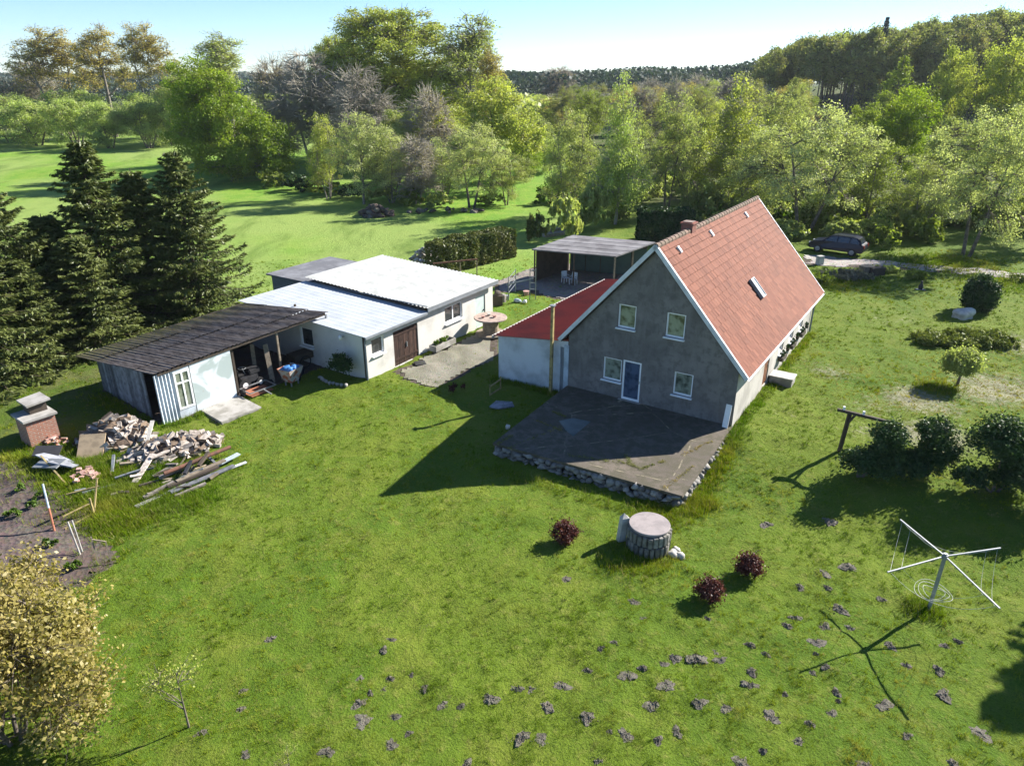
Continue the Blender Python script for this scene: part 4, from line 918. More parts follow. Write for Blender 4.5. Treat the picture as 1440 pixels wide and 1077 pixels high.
b = MB(); corr_sheet(b, (.0, -.02, -.08), (0, .86, 0), (0, 0, 2.52), 1, 1, .16, .03, 'y'); b.build('corrugated_wall', M['corr_wall'], shd, raw=True)
b = MB(); b.b2((-.05, .86, -.08), (.0, 1.66, .38)); b.b2((-.05, .86, 2.3), (.0, 1.66, rf(1))); b.build('sill_wall', M['corr_wall'], shd)
window(shd, TS, .88, 1.66, .4, 2.3, 'pane', cols=2, trans=1.72, fw=.09, sill=False, dep=-.02)
b = MB(); b.b2((-.07, 1.72, .0), (-.01, 3.84, rf(3) + .02)); b.build('panel_door', M['panel_white'], shd)
b = MB(); b.b2((-6.3, .1, -.1), (-6.2, 10, 2.2)); b.b2((-6.2, 9.9, -.1), (-3.4, 9.98, 2.2)); b.b2((-6.2, 3.86, -.1), (-.1, 3.92, 2.3)); b.build('back_wall', M['beam'], shd)
for (px_, py_, mt) in ((-.15, 6.6, 'old_wood'), (-.1, 9.75, 'galv'), (-3, 9.8, 'beam'), (-.15, 4.0, 'beam')):
    b = MB(); b.bar((px_, py_, -.1), (px_, py_, rf(py_) - .02 + .0), .10, .10); b.build('post', M[mt], shd)
b = MB(); b.b2((-.6, -.03, .0), (-.55, 0.0, .01)); 
b = MB(); b.prism([(q[0] - POLY['slab'][0][0], q[1] - POLY['slab'][0][1]) for q in POLY['slab']], -.2, .06); tag(b.build('concrete_pad', M['concrete'], None, POLY['slab'][0], bevel=.015), kind='structure')
sheet('shed_floor', POLY['shedfloor'], M['soil'], .03, .4, .1)
def sput(x, y): p = sw(x, y); return (p[0], p[1], gz(*p))
# old machine, board, ladder, tub and the like inside the open bays
t = thing('garden_tractor', 'old black garden tractor standing in the dark left bay of the shed', 'tractor', sput(-.75, 4.85), -SA)
b = MB(); b.b2((-.35, -.5, .32), (.35, .55, .7)); b.b2((-.28, .1, .7), (.28, .75, .98)); b.build('body', M['dark_metal'], t, bevel=.05)
b = MB(); b.b2((-.22, -.5, .74), (.22, -.15, .82)); b.b2((-.22, -.54, .82), (.22, -.47, 1.15)); b.build('seat', M['rubber'], t, bevel=.03)
for (x, y, r_) in ((-.42, -.35, .34), (.42, -.35, .34), (-.38, .55, .24), (.38, .55, .24)):
    b = MB(); b.lathe([(r_ * .5, -.09), (r_, -.08), (r_, .08), (r_ * .5, .09)], 18); o = b.build('wheel', M['rubber'], t, (x, y, r_)); o.rotation_euler = (0, R(90), 0); b = MB(); b.lathe([(r_ * .45, -.1), (r_ * .45, .1)], 12); b.build('hub', M['white_plastic'], o)
b = MB(); b.tube([(0, .0, .75), (0, -.12, 1.1)], .025, 6); b.tube([(.19 * math.cos(a), -.13 + .19 * math.sin(a), 1.1) for a in [k * math.pi / 6 for k in range(13)]], .018, 6, False); b.build('steering_wheel', M['galv'], t)
t = thing('flat_trailer', 'low metal hand trailer with an orange board lying in front of the shed', 'trailer', sput(.25, 4.9), -SA)
b = MB(); 
for y in (-.75, .75): b.bar((-.5, y, .28), (.45, y, .28), .05)
for x in (-.5, .45): b.bar((x, -.75, .28), (x, .75, .28), .05)
b.bar((.45, 0, .28), (1.0, .1, .12), .05); b.build('frame', M['galv'], t)
b = MB(); b.b2((-.45, -.7, .08), (.5, .55, .11)); b.build('board', M['orange_box'], t)
for y in (-.82, .82):
    b = MB(); b.lathe([(.1, -.05), (.2, -.045), (.2, .045), (.1, .05)], 14); o = b.build('wheel', M['rubber'], t, (-.1, y, .2)); o.rotation_euler = (R(90), 0, 0)
for k, (x, y, dx, h, mt, lb) in enumerate(((-.3, 6.1, .5, 2.0, 'old_wood', 'wide brown plank leaning upright inside the open shed'), (-1.2, 5.7, .2, 1.9, 'old_wood', 'narrow plank leaning in the back of the open shed'), (-1.7, 7.4, -.2, 1.8, 'beam', 'dark plank leaning between the shed posts'))):
    b = MB(); b.bar((0, 0, 0), (-dx, .15, h), .26 - .06 * k, .04); p = sput(x, y); tag(b.build('plank', M[mt], None, p, -SA), lb, 'plank', 'planks leaning in the shed')
t = thing('tipping_tub', 'rust-streaked tub filled with blue tarpaulin before the shed post', 'tub', P(411, 540), -SA + .2)
b = MB(); 
prof = [(-.32, -.35), (.32, -.35), (.32, .35), (-.32, .35)]
b.add([(x * .75, y * .75, .22) for x, y in prof] + [(x * 1.35, y * 1.5, .98) for x, y in prof], [(3, 2, 1, 0), (0, 1, 5, 4), (1, 2, 6, 5), (2, 3, 7, 6), (3, 0, 4, 7)])
b.build('tub', M['tub'], t, raw=True); b = MB(); rnd = random.Random(4)
for k in range(7): b.rock((rnd.uniform(-.25, .25), rnd.uniform(-.3, .3), .93 + rnd.random() * .08), (.2, .22, .10), rnd)
b.build('tarpaulin', M['blue_tarp'], t, smooth=True)
for (x, y) in ((-.2, -.25), (.2, -.25), (-.2, .25), (.2, .25)): b = MB(); b.bar((x, y, 0), (x, y, .23), .06); b.build('leg', M['galv'], t)
t = thing('folded_tarpaulin', 'dark blue folded sheet standing right behind the tipping tub', 'sheet', P(423, 535), .3)
b = MB(); b.box((0, .25, .4), (.12, .5, .8), Matrix.Rotation(.2, 3, 'Y')); b.rock((.05, .3, .5), (.15, .3, .35), rnd); b.build('sheet', M['car'], t)
t = thing('hand_cart', 'dark two-wheeled cart parked under the shed roof by the garage wall', 'cart', sput(-1.0, 8.4), -SA)
b = MB(); b.b2((-.4, -.6, .45), (.4, .6, .8)); b.build('body', M['beam'], t); b = MB(); b.bar((-.3, .6, .6), (-.3, 1.3, .9), .04); b.bar((.3, .6, .6), (.3, 1.3, .9), .04); b.build('shafts', M['old_wood'], t)
for x in (-.48, .48): b = MB(); b.tube([(0, .33 * math.cos(a), .33 * math.sin(a)) for a in [k * math.pi / 9 for k in range(19)]], .03, 6, False); b.build('wheel', M['rubber'], t, (x, 0, .36))
t = thing('hose_ring', 'coil of pale hose hanging on the galvanised shed post', 'hose', sput(-.02, 9.75), -SA)
b = MB(); 
for k in range(3): b.tube([(.06 + .03 * k, .3 * math.cos(a), .85 + .3 * math.sin(a)) for a in [q * math.pi / 10 for q in range(21)]], .02, 6, False)
b.build('coil', M['old_wood'], t)
o = link('ivy_shrub', bush_mesh([(0, 0, .75, .55, .5, .8)], 2600, (.12, .08), 61, L['dark'])); p = gw(-1.2, -.75); o.location = (p[0], p[1], gz(*p)); tag(o, 'dark evergreen shrub against the shaded garage front wall', 'shrub')
rnd = random.Random(12)
for k in range(9):
    b = MB(); b.rock((0, 0, .1), (rnd.uniform(.09, .14), rnd.uniform(.07, .11), .09), rnd, rnd.random()); p = gw(-2.3 + k * .24, -1.25 - .25 * math.sin(k * .39)); tag(b.build('edging_stone', M['concrete'], None, (p[0], p[1], gz(*p)), smooth=True), 'pale edging stone round the shrub bed at the garage front', 'stone', 'edging stones at the garage front')

# ================================================================== carport
CO = on_z(748, 350, 2.05); CA = R(36)
car_p = thing('carport', 'dark open carport with weathered flat roof behind the farmhouse', 'carport', (CO[0], CO[1], -.55), 0)
cps = [Vector((*[a - c for a, c in zip(on_z(u, v, z_), CO)], z_ + .55)) for u, v, z_ in ((748, 350, 2.05), (866, 360, 2.05), (922, 340, 2.3), (806, 330, 2.3))]
print('carport', cps)
b = MB(); n = 9
for k in range(n):
    a0, a1 = k / n, (k + 1) / n - .003; e = [cps[0] + (cps[3] - cps[0]) * a0, cps[1] + (cps[2] - cps[1]) * a0, cps[1] + (cps[2] - cps[1]) * a1, cps[0] + (cps[3] - cps[0]) * a1]; h = Vector((0, 0, .09)); lf = Vector((0, 0, .018 * (k % 2)))
    b.add([p - h for p in e] + [p + lf for p in e], [(3, 2, 1, 0), (4, 5, 6, 7), (0, 1, 5, 4), (1, 2, 6, 5), (2, 3, 7, 6), (3, 0, 4, 7)], random.random())
b.build('roof', M['carport_roof'], car_p)
ex = (cps[1] - cps[0]); ey = (cps[3] - cps[0]); ctr = lambda a, c: cps[0] + ex * a + ey * c
for a, c in ((.02, .03), (.98, .03), (.5, .03), (.98, .5)):
    p = ctr(a, c); b = MB(); b.bar((p.x, p.y, -.1), (p.x, p.y, p.z - .09), .12, .12); b.build('post', M['old_wood' if a > .6 else 'beam'], car_p)
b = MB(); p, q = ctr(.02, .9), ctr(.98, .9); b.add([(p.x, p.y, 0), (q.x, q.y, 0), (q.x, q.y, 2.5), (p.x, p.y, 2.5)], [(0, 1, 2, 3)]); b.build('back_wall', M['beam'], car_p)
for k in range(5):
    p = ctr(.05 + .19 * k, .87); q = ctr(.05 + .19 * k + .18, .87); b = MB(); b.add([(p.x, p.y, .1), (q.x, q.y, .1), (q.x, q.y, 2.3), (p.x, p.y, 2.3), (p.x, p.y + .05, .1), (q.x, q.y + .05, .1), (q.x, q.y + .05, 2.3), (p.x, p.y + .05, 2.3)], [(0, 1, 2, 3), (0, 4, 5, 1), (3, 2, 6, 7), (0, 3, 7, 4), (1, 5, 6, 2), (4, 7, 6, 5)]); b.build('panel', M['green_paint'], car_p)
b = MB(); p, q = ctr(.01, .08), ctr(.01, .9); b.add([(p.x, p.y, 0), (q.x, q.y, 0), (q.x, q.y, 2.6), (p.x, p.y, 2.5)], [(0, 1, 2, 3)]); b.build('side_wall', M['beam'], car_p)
def chair(name, label, loc, rz, grp):
    t = thing(name, label, 'chair', loc, rz, grp)
    b = MB(); b.b2((-.24, -.24, .42), (.24, .24, .46)); b.build('seat', M['blue_white'], t, bevel=.015); b = MB(); b.box((0, .25, .68), (.46, .035, .44), Matrix.Rotation(-.15, 3, 'X')); b.build('backrest', M['blue_white'], t)
    for x in (-.21, .21):
        for y in (-.2, .21): b = MB(); b.bar((x * 1.1, y * 1.1, 0), (x, y, .42), .045); b.build('leg', M['blue_white'], t)
        b = MB(); b.b2((x - .03, -.2, .62), (x + .03, .24, .65)); b.build('armrest', M['blue_white'], t)
def cput(u, v): p = P(u, v); return (p[0], p[1], p[2] + .035)
chair('garden_chair', 'white plastic chair in the carport shade, the right one of the pair', cput(806, 400), -.5, 'white chairs in the carport')
chair('garden_chair', 'greyish plastic chair in the carport shade, the left one of the pair', cput(795, 398), .4, 'white chairs in the carport')
t = thing('bench', 'white bench along the left inside wall of the carport', 'bench', cput(768, 380), R(-40))
b = MB(); b.b2((-.75, -.2, .42), (.75, .2, .47)); b.build('seat', M['blue_white'], t); 
for x in (-.65, .65): b = MB(); b.b2((x - .04, -.18, 0), (x + .04, .18, .42)); b.build('leg', M['beam'], t)

# ================================================================== objects round the yard
t = thing('cable_reel', 'large wooden cable reel used as a table beside the garage door', 'table', P(690, 469))
b = MB(); b.lathe([(1.02, 1.03), (1.04, 1.05), (1.04, 1.10), (1.02, 1.12)], 40); b.build('tabletop', M['reel_top'], t); b = MB(); b.lathe([(.5, .1), (.5, 1.03)], 20); b.build('drum', M['old_wood'], t); b = MB(); b.lathe([(.95, 0), (.95, .1)], 36); b.build('base', M['old_wood'], t)
p = P(690, 469)
for k, (dx, dy, mt, lb) in enumerate(((-.45, -.2, 'rubble', 'reddish clay pot on the left of the reel table'), (-.1, .25, 'pale_stone', 'pale bowl at the back of the reel table'), (.25, -.1, 'rubble', 'reddish clay pot on the right of the reel table'))):
    b = MB(); b.lathe([(.07, 0), (.12, .1), (.13, .14)], 12); tag(b.build('table_pot', M[mt], None, (p[0] + dx, p[1] + dy, p[2] + 1.12)), lb, 'pot', 'pots on the reel table')
t = thing('flower_trough', 'pale stone trough planted with green herbs along the garage wall', 'planter', P(623, 492), HRZ)
b = MB(); b.b2((-.26, -.95, .22), (.26, .95, .28)); 
for (x0, x1, y0, y1) in ((-.26, -.19, -.95, .95), (.19, .26, -.95, .95), (-.19, .19, -.95, -.88), (-.19, .19, .88, .95)): b.b2((x0, y0, .28), (x1, y1, .56))
b.build('trough', M['concrete'], t)
for y in (-.6, .6): b = MB(); b.b2((-.2, y - .12, 0), (.2, y + .12, .22)); b.build('foot', M['concrete'], t)
link('plants', bush_mesh([(0, 0, .6, .2, .85, .2)], 900, (.11, .07), 8, L['weed']), t)
b = MB(); b.b2((-.3, -.3, 0), (.3, .3, .03)); p = P(591, 511); tag(b.build('drain_cover', M['dark_metal'], None, (p[0], p[1], p[2] + .03), .3), 'dark square drain cover in the gravel path', 'drain cover')
# ladder-like trellis frames
def rung_frame(name, label, a, c, h, mt):
    t = thing(name, label, 'trellis', a); d = Vector((c[0] - a[0], c[1] - a[1], 0)); b = MB(); b.bar((0, 0, -.05), (0, 0, h), .06); b.bar(d, d + Vector((0, 0, h)), .06); b.build('posts', M[mt], t)
    for k in range(4): z = h * (.35 + .2 * k); b = MB(); b.bar((0, 0, z), d + Vector((0, 0, z)), .035); b.build('rung', M[mt], t)
a, c = P(745, 421), P(754, 421); rung_frame('trellis', 'grey ladder-shaped trellis nearer the carport', a, (c[0] - .05, c[1]), 2.3, 'galv')
a2, c2 = P(715, 423), P(725, 411); rung_frame('trellis', 'grey ladder-shaped trellis nearer the garage', a2, c2, 1.75, 'galv')
b = MB(); b.bar((0, 0, 0), (a[0] - a2[0] + .4, a[1] - a2[1], .35), .07); tag(b.build('crossbar', M['galv'], None, (a2[0] - .15, a2[1] - .05, a2[2] + 1.22)), 'long grey pipe laid across the two trellises', 'pipe')
q0, q1 = P(610, 392), P(672, 386)
t = thing('rusty_rail', 'rusty iron rail on posts behind the white garage roof', 'rail', q0); d = Vector((q1[0] - q0[0], q1[1] - q0[1], 0)); b = MB(); b.bar((0, 0, 1.25), d + Vector((0, 0, 1.3)), .10); b.build('bar', M['rust'], t)
for k in (0.02, .6, .98): b = MB(); b.bar(d * k + Vector((0, 0, -.1)), d * k + Vector((0, 0, 1.24 + .05 * k)), .09); b.build('post', M['old_wood'], t)
for (u, v, mk, lb) in ((700, 428, 'crate', 'dark crate of odds and ends at the far garage corner'), (707, 424, 'log', 'short tan log stood up beside the garage corner'), (713, 421, 'bucket', 'grey bucket at the foot of the trellis'), (728, 425, 'sack', 'pale blue sack lying beneath the trellis'), (738, 426, 'bag', 'small white bag lying in the grass by the trellis'), (740, 415, 'pot', 'reddish flower pot before the carport trellis')):
    p = P(u, v); b = MB(); rnd = random.Random(u)
    if mk == 'crate': b.b2((-.35, -.3, 0), (.35, .3, .7)); b.rock((0, 0, .8), (.3, .25, .2), rnd); o = b.build('crate', M['beam'], None, p)
    elif mk == 'log': b.lathe([(.24, 0), (.25, .5), (.22, .55)], 12); o = b.build('log', M['log_end'], None, p)
    elif mk == 'bucket': b.lathe([(.13, 0), (.18, .32), (.19, .33)], 14); o = b.build('bucket', M['galv'], None, p)
    elif mk == 'sack': b.rock((0, 0, .15), (.28, .18, .13), rnd); o = b.build('sack', M['blue_white'], None, p, smooth=True)
    elif mk == 'bag': b.rock((0, 0, .14), (.18, .13, .12), rnd); o = b.build('bag', M['white_plastic'], None, p, smooth=True)
    else: b.lathe([(.14, 0), (.22, .32), (.24, .34)], 14); o = b.build('flower_pot', M['rubble'], None, p)
    tag(o, lb, mk)
# broken wooden frame, paving slab, low plant in the house shadow
a, c = P(689, 556), P(704, 546); t = thing('broken_trestle', 'small broken wooden frame leaning in the shaded lawn left of the annex', 'frame', a)
d = Vector((c[0] - a[0], c[1] - a[1], 0)); b = MB(); b.bar((0, 0, .05), d + Vector((0, 0, .05)), .06); b.bar((0, 0, .5), d + Vector((0, 0, .55)), .06); b.bar((0, 0, 0), (0, 0, .6), .06); b.bar(d, d + Vector((0, 0, .7)), .06); b.build('frame', M['yellow_wood'], t)
b = MB(); b.prism([(-.62, -.25), (-.2, -.45), (.6, -.2), (.5, .3), (-.3, .42)], 0, .07); p = P(706, 570); tag(b.build('paving_slab', M['scrap'], None, (p[0], p[1], p[2] + .02)), 'grey stone slab lying in the shaded lawn before the annex', 'slab')
o = link('low_shrub', bush_mesh([(0, 0, .2, .4, .35, .3)], 500, (.1, .06), 77, L['purple']), None, P(645, 550)); tag(o, 'low dark plant in the house shadow beside the path', 'shrub')

# round stone-clad well
wp = P(911, 768); t = thing('well', 'round stone-clad well with flat concrete lid before the terrace', 'well', wp); t.scale = (.86, .86, .92)
b = MB(); rnd = random.Random(8)
b.lathe([(.74, -.1), (.74, .92)], 28, (0, 0, 0), .1)
for row in range(2):
    n = 24
    for k in range(n):
        a = 6.283 * (k + .5 * row) / n; h = .44; z0 = .02 + row * .45 + rnd.uniform(-.02, .02)
        Mx = Matrix.Rotation(a, 3, 'Z'); b.box(Mx @ Vector((.79 + rnd.uniform(-.02, .03), 0, 0)) + Vector((0, 0, z0 + h / 2)), (.14, .175 + rnd.uniform(-.02, .015), h - .03), Mx @ Matrix.Rotation(rnd.uniform(-.06, .06), 3, 'Y'), rnd.random())
b.build('ring', M['well_stone'], t, bevel=.018)
b = MB(); b.lathe([(.80, .93), (.82, .945), (.82, 1.0), (.80, 1.02), (0.02, 1.025)], 48, (0, .06, 0)); b.build('lid', M['well_lid'], t)
b = MB(); b.box((0, 0, .52), (.28, .2, 1.05), Matrix.Rotation(.1, 3, 'Y')); b.add([(-.1, -.1, 1.04), (.18, -.1, 1.0), (.18, .1, 1.0), (-.1, .1, 1.04), (.02, 0, 1.22)], [(0, 1, 4), (1, 2, 4), (2, 3, 4), (3, 0, 4)]); tag(b.build('stone_pillar', M['pale_stone'], None, (wp[0] - .86, wp[1] + .32, wp[2] - .05), .4), 'narrow pale stone pillar standing left of the round well', 'stone')
for k, (dx, dy, s_) in enumerate(((.78, -.48, .17), (.95, -.2, .13), (1.0, -.6, .14))):
    b = MB(); b.rock((0, 0, s_ * .5), (s_ * 1.3, s_, s_ * .7), rnd); p = (wp[0] + dx, wp[1] + dy); tag(b.build('stone', M['pale_stone'], None, (p[0], p[1], gz(*p)), smooth=True), 'small pale stone lying on the right-hand foot of the well', 'stone', 'stones at the foot of the well')
# barberry bushes
bb = bush_mesh([(0, 0, .34, .42, .42, .40), (0, 0, .15, .34, .34, .2)], 4200, (.07, .045), 21, L['purple'])
for (u, v, s_, lb) in ((795, 762, 1.06, 'round purple barberry bush left of the stone-clad well'), (1051, 808, 1.0, 'round purple barberry bush, rear right one of the pair in the open lawn'), (995, 843, .98, 'round purple barberry bush, front left one of the pair in the open lawn')):
    t = thing('barberry_bush', lb, 'bush', P(u, v), random.random() * 6, 'purple bushes in the lawn'); t.scale = (s_,) * 3; link('foliage', bb, t); b = MB(); 
    for k in range(6): b.tube([(0, 0, -.05), (.2 * math.cos(k), .2 * math.sin(k), .6)], [.02, .008], 5)
    b.build('stems', M['bark'], t)

# rotary clothes dryer
dp = P(1306, 856); ztop = at_y(1328, 780, dp[1])[2]; print('dryer', dp, ztop)
t = thing('clothes_dryer', 'grey metal rotary clothes dryer with four open arms in the lawn', 'clothes dryer', dp)
b = MB(); b.tube([(0, 0, -.1), (.02, 0, ztop - dp[2] + .06)], .055, 12); b.tube([(.02, 0, ztop - dp[2] - .12), (.02, 0, ztop - dp[2] + .02)], .085, 12); b.build('pole', M['galv'], t)
ends = []
for (u, v) in ((1266, 730), (1248, 804), (1406, 855), (1407, 770)):
    x, y = on_z(u, v, ztop + .06); ends.append(Vector((x - dp[0], y - dp[1], ztop - dp[2] + .06)))
print('arms', ends)
for e in ends: b = MB(); b.bar((0.02, 0, ztop - dp[2] - .04), e, .038, .038); b.build('arm', M['galv'], t)
b = MB()
for k in range(4):
    for fr, sg in ((.95, .55), (.75, .5)):
        a, c = ends[k] * fr, ends[(k + 1) % 4] * fr; a = Vector((a.x, a.y, ends[k].z - .02)); c = Vector((c.x, c.y, ends[0].z - .02))
        b.tube([a + (c - a) * s_ + Vector((0, 0, -4 * sg * s_ * (1 - s_))) for s_ in [q / 10 for q in range(11)]], .0045, 4, False)
for r_ in (.30, .42, .52): b.tube([(.1 + r_ * math.cos(a), .15 + r_ * math.sin(a), .55 + .06 * math.sin(2 * a + r_ * 9)) for a in [q * math.pi / 12 for q in range(25)]], .007, 4, False)
b.build('cords', M['cord'], t)

# clothes post by the dark shrubs
a = P(1180, 634); zt = at_y(1190, 580, a[1])[2]; t = thing('clothes_post', 'wooden clothes post with crossbar beside the dark shrubs', 'post', a)
b = MB(); b.bar((0, 0, -.1), (.12, 0, zt - a[2]), .13); b.build('post', M['beam'], t)
x0, y0 = on_z(1178, 574, zt + .1); x1, y1 = on_z(1252, 592, zt + .1); b = MB(); b.bar((x0 - a[0], y0 - a[1], zt - a[2] + .06), (x1 - a[0], y1 - a[1], zt - a[2] + .06), .11); b.build('crossbar', M['beam'], t)
b = MB(); b.bar((.1, 0, zt - a[2] - .5), ((x0 + (x1 - x0) * .35) - a[0], (y0 + (y1 - y0) * .35) - a[1], zt - a[2]), .08); b.build('brace', M['beam'], t)
for k in (.12, .5): b = MB(); b.tube([(x0 + (x1 - x0) * k - a[0], y0 + (y1 - y0) * k - a[1], zt - a[2] + .08), (x0 + (x1 - x0) * k - a[0], y0 + (y1 - y0) * k - a[1], zt - a[2] + .26)], .05, 8); b.build('hook', M['white_plastic'], t)

# brick stove in the left corner
p = P(58, 618); t = thing('brick_stove', 'small brick garden stove with tiered stone slabs in the left corner', 'stove', (p[0], p[1], p[2] - .1), R(-38)); t.scale = (1.18, 1.18, 1.1)
b = MB(); b.b2((-.45, -.5, 0), (.55, .5, 1.25)); b.b2((-.9, -.3, 0), (-.45, .5, .9)); b.build('body', M['brick'], t)
b = MB(); b.b2((-.52, -.58, 1.252), (.64, .58, 1.34)); sl_ = b.build('slab', M['concrete'], t); b = MB(); b.b2((-.45, -.15, 1.342), (.15, .45, 1.72)); b.build('chimney', M['beam'], t); b = MB(); b.box((-.2, .18, 1.76), (.95, .82, .07), Matrix.Rotation(.08, 3, 'X')); b.build('cap', M['concrete'], t)

for k in range(22):
    rnd = random.Random(300 + k); q = P(78 + rnd.gauss(0, 6), 622 + rnd.gauss(0, 5)); b = MB(); b.box((0, 0, .05), (.25, .12, .08), Matrix.Rotation(rnd.uniform(0, 3), 3, 'Z') @ Matrix.Rotation(rnd.uniform(-.5, .5), 3, 'X'), rnd.random())
    tag(b.build('brick', M['brick' if k % 3 else 'rubble'], None, (q[0], q[1], q[2] + rnd.random() * .28)), 'loose reddish brick tumbled at the foot of the brick stove', 'brick', 'loose bricks beside the stove')
# ---------------------------------------------------------------- firewood, planks, scrap
def log_mesh(seed):
    rnd = random.Random(seed); b = MB(); n = rnd.choice([3, 3, 4]); Lg = rnd.uniform(.26, .36); r_ = rnd.uniform(.085, .13)
    ang = [2.1 * k + rnd.uniform(-.25, .25) for k in range(3)] if n == 3 else [1.57 * k + rnd.uniform(-.2, .2) for k in range(4)]
    ring = [(math.cos(a) * r_ * rnd.uniform(.75, 1.1), math.sin(a) * r_ * rnd.uniform(.7, 1.1)) for a in ang]
    vs = [(-Lg / 2, y, z) for y, z in ring] + [(Lg / 2, y * .95, z * .95) for y, z in ring]; tt = rnd.random()
    b.cm = 1; b.add(vs, [tuple(range(n - 1, -1, -1)), tuple(range(n, 2 * n))], tt)
    for q in range(n): b.cm = 0 if q == 0 else 1; b.add(vs, [(q, (q + 1) % n, n + (q + 1) % n, n + q)], rnd.random())
    me = bpy.data.meshes.new('firewood'); me.from_pydata(b.v, [], b.f); me.materials.append(M['log_bark']); me.materials.append(M['log_end']); me.polygons.foreach_set('material_index', b.m)
    a = me.attributes.new('tint', 'FLOAT', 'POINT'); a.data.foreach_set('value', b.t); me.update(); return me
LM = [log_mesh(k) for k in range(8)]
def heap(cu, cv, rx, ry, h, n, ang, label, group, seed):
    rnd = random.Random(seed); c = P(cu, cv); ca, sa = math.cos(ang), math.sin(ang)
    for k in range(n):
        rr = math.sqrt(rnd.random()); a = rnd.random() * 6.283; x = rr * math.cos(a); y = rr * math.sin(a); z = h * max(0, 1 - rr ** 1.5) * (1 if rnd.random() < .8 else rnd.random()) + .06
        px = c[0] + ca * x * rx - sa * y * ry; py = c[1] + sa * x * rx + ca * y * ry
        o = link('firewood_log', LM[k % 8], None, (px, py, gz(px, py) + z)); o.rotation_euler = (rnd.uniform(0, 6.28), rnd.uniform(-.5, .5), rnd.uniform(0, 6.28)); s_ = rnd.uniform(1.0, 1.45); o.scale = (s_, s_, s_); tag(o, label, 'firewood', group)
    b = MB(); n_ = 20; vs = [(0, 0, h * .82)]
    for ring, (t_, zz) in enumerate(((.5, .58), (.85, .18), (1, -.1))):
        for q in range(n_): e = 1 + .1 * math.sin(q * 2.3 + ring); a = 6.283 * q / n_; vs.append((math.cos(a) * rx * t_ * e, math.sin(a) * ry * t_ * e, h * zz))
    fs = [(0, 1 + q, 1 + (q + 1) % n_) for q in range(n_)] + [(1 + r_ * n_ + q, 1 + r_ * n_ + (q + 1) % n_, 1 + (r_ + 1) * n_ + (q + 1) % n_, 1 + (r_ + 1) * n_ + q) for r_ in range(2) for q in range(n_)]
    b.add(vs, fs); o = b.build('bark_litter', M['log_bark'], None, (c[0], c[1], c[2]), ang, raw=True); tag(o, kind='stuff')
heap(163, 617, 1.6, 1.25, 1.05, 145, .2, 'split firewood log in the taller rounded heap before the shed side wall', 'firewood logs in the tall heap', 31)
heap(245, 633, 2.1, 1.05, .6, 155, .5, 'split firewood log in the long low heap before the shed window', 'firewood logs in the low heap', 32)
def plank(u0, v0, u1, v1, w, h, mt, z0, z1, label, round_=False):
    a, c = P(u0, v0), P(u1, v1); A = Vector((0, 0, z0)); Cc = Vector((c[0] - a[0], c[1] - a[1], c[2] - a[2] + z1)); b = MB()
    if round_: b.tube([A, Cc], w / 2, 10)
    else:
        d = (Cc - A).normalized(); sd_ = Vector((-d.y, d.x, 0)).normalized(); up = d.cross(sd_) * -1
        if up.z < 0: up = -up
        vs = [p + sd_ * (w / 2 * s_) + up * (h / 2 * t_) for p in (A, Cc) for s_ in (-1, 1) for t_ in (-1, 1)]; b.add(vs, [(0, 1, 3, 2), (4, 6, 7, 5), (0, 4, 5, 1), (2, 3, 7, 6), (0, 2, 6, 4), (1, 5, 7, 3)], random.random())
    o = b.build('pipe' if round_ else 'plank', M[mt], None, a); tag(o, label, 'pipe' if round_ else 'plank', 'old timber beside the firewood')
plank(191, 714, 262, 682, .20, .05, 'pale_stone', .06, .08, 'long bleached plank at the front edge of the timber pile')
plank(203, 703, 246, 683, .14, .10, 'log_end', .12, .2, 'short pale beam on top of the front planks')
plank(240, 694, 330, 657, .22, .06, 'scrap', .08, .1, 'grey board along the front of the timber pile')
plank(233, 677, 326, 640, .16, .16, 'rust', .38, .42, 'rust-brown pipe lying along the top of the timber pile', True)
plank(236, 688, 308, 662, .22, .10, 'beam', .15, .22, 'black beam in the middle of the timber pile')
plank(250, 684, 318, 655, .18, .08, 'old_wood', .24, .30, 'weathered beam stacked on the black beam')
plank(226, 678, 282, 655, .14, .10, 'log_end', .22, .3, 'tan beam at the back of the timber pile')
plank(298, 662, 337, 643, .26, .03, 'blue_white', .16, .2, 'pale blue sheet sticking out at the right end of the pile')
plank(305, 667, 347, 652, .16, .03, 'barge', .07, .1, 'white strip sticking out lowest at the right end')
plank(190, 681, 217, 648, .24, .05, 'log_end', .1, .35, 'broad pale plank slanting up toward the low firewood heap')
plank(214, 654, 268, 634, .18, .06, 'log_end', .35, .45, 'pale plank resting along the front of the low firewood heap')
plank(206, 640, 219, 612, .16, .05, 'pale_stone', .3, .75, 'short bleached plank propped between the two firewood heaps')
plank(246, 699, 290, 682, .12, .08, 'log_end', .06, .1, 'short tan plank lying in the grass before the pile')
plank(282, 668, 296, 650, .12, .10, 'beam', .45, .5, 'dark block lying crosswise over the brown pipe')
plank(262, 678, 272, 662, .12, .10, 'dark_metal', .40, .48, 'black bracket lying crosswise on the timber')
p = P(122, 645); b = MB(); b.box((.1, .35, .42), (1.05, .04, 1.15), Matrix.Rotation(.15, 3, 'Z') @ Matrix.Rotation(-.85, 3, 'X')); tag(b.build('board', M['plywood'], None, p), 'pale yellow board leaning against the tall firewood heap', 'board')
rnd = random.Random(6)
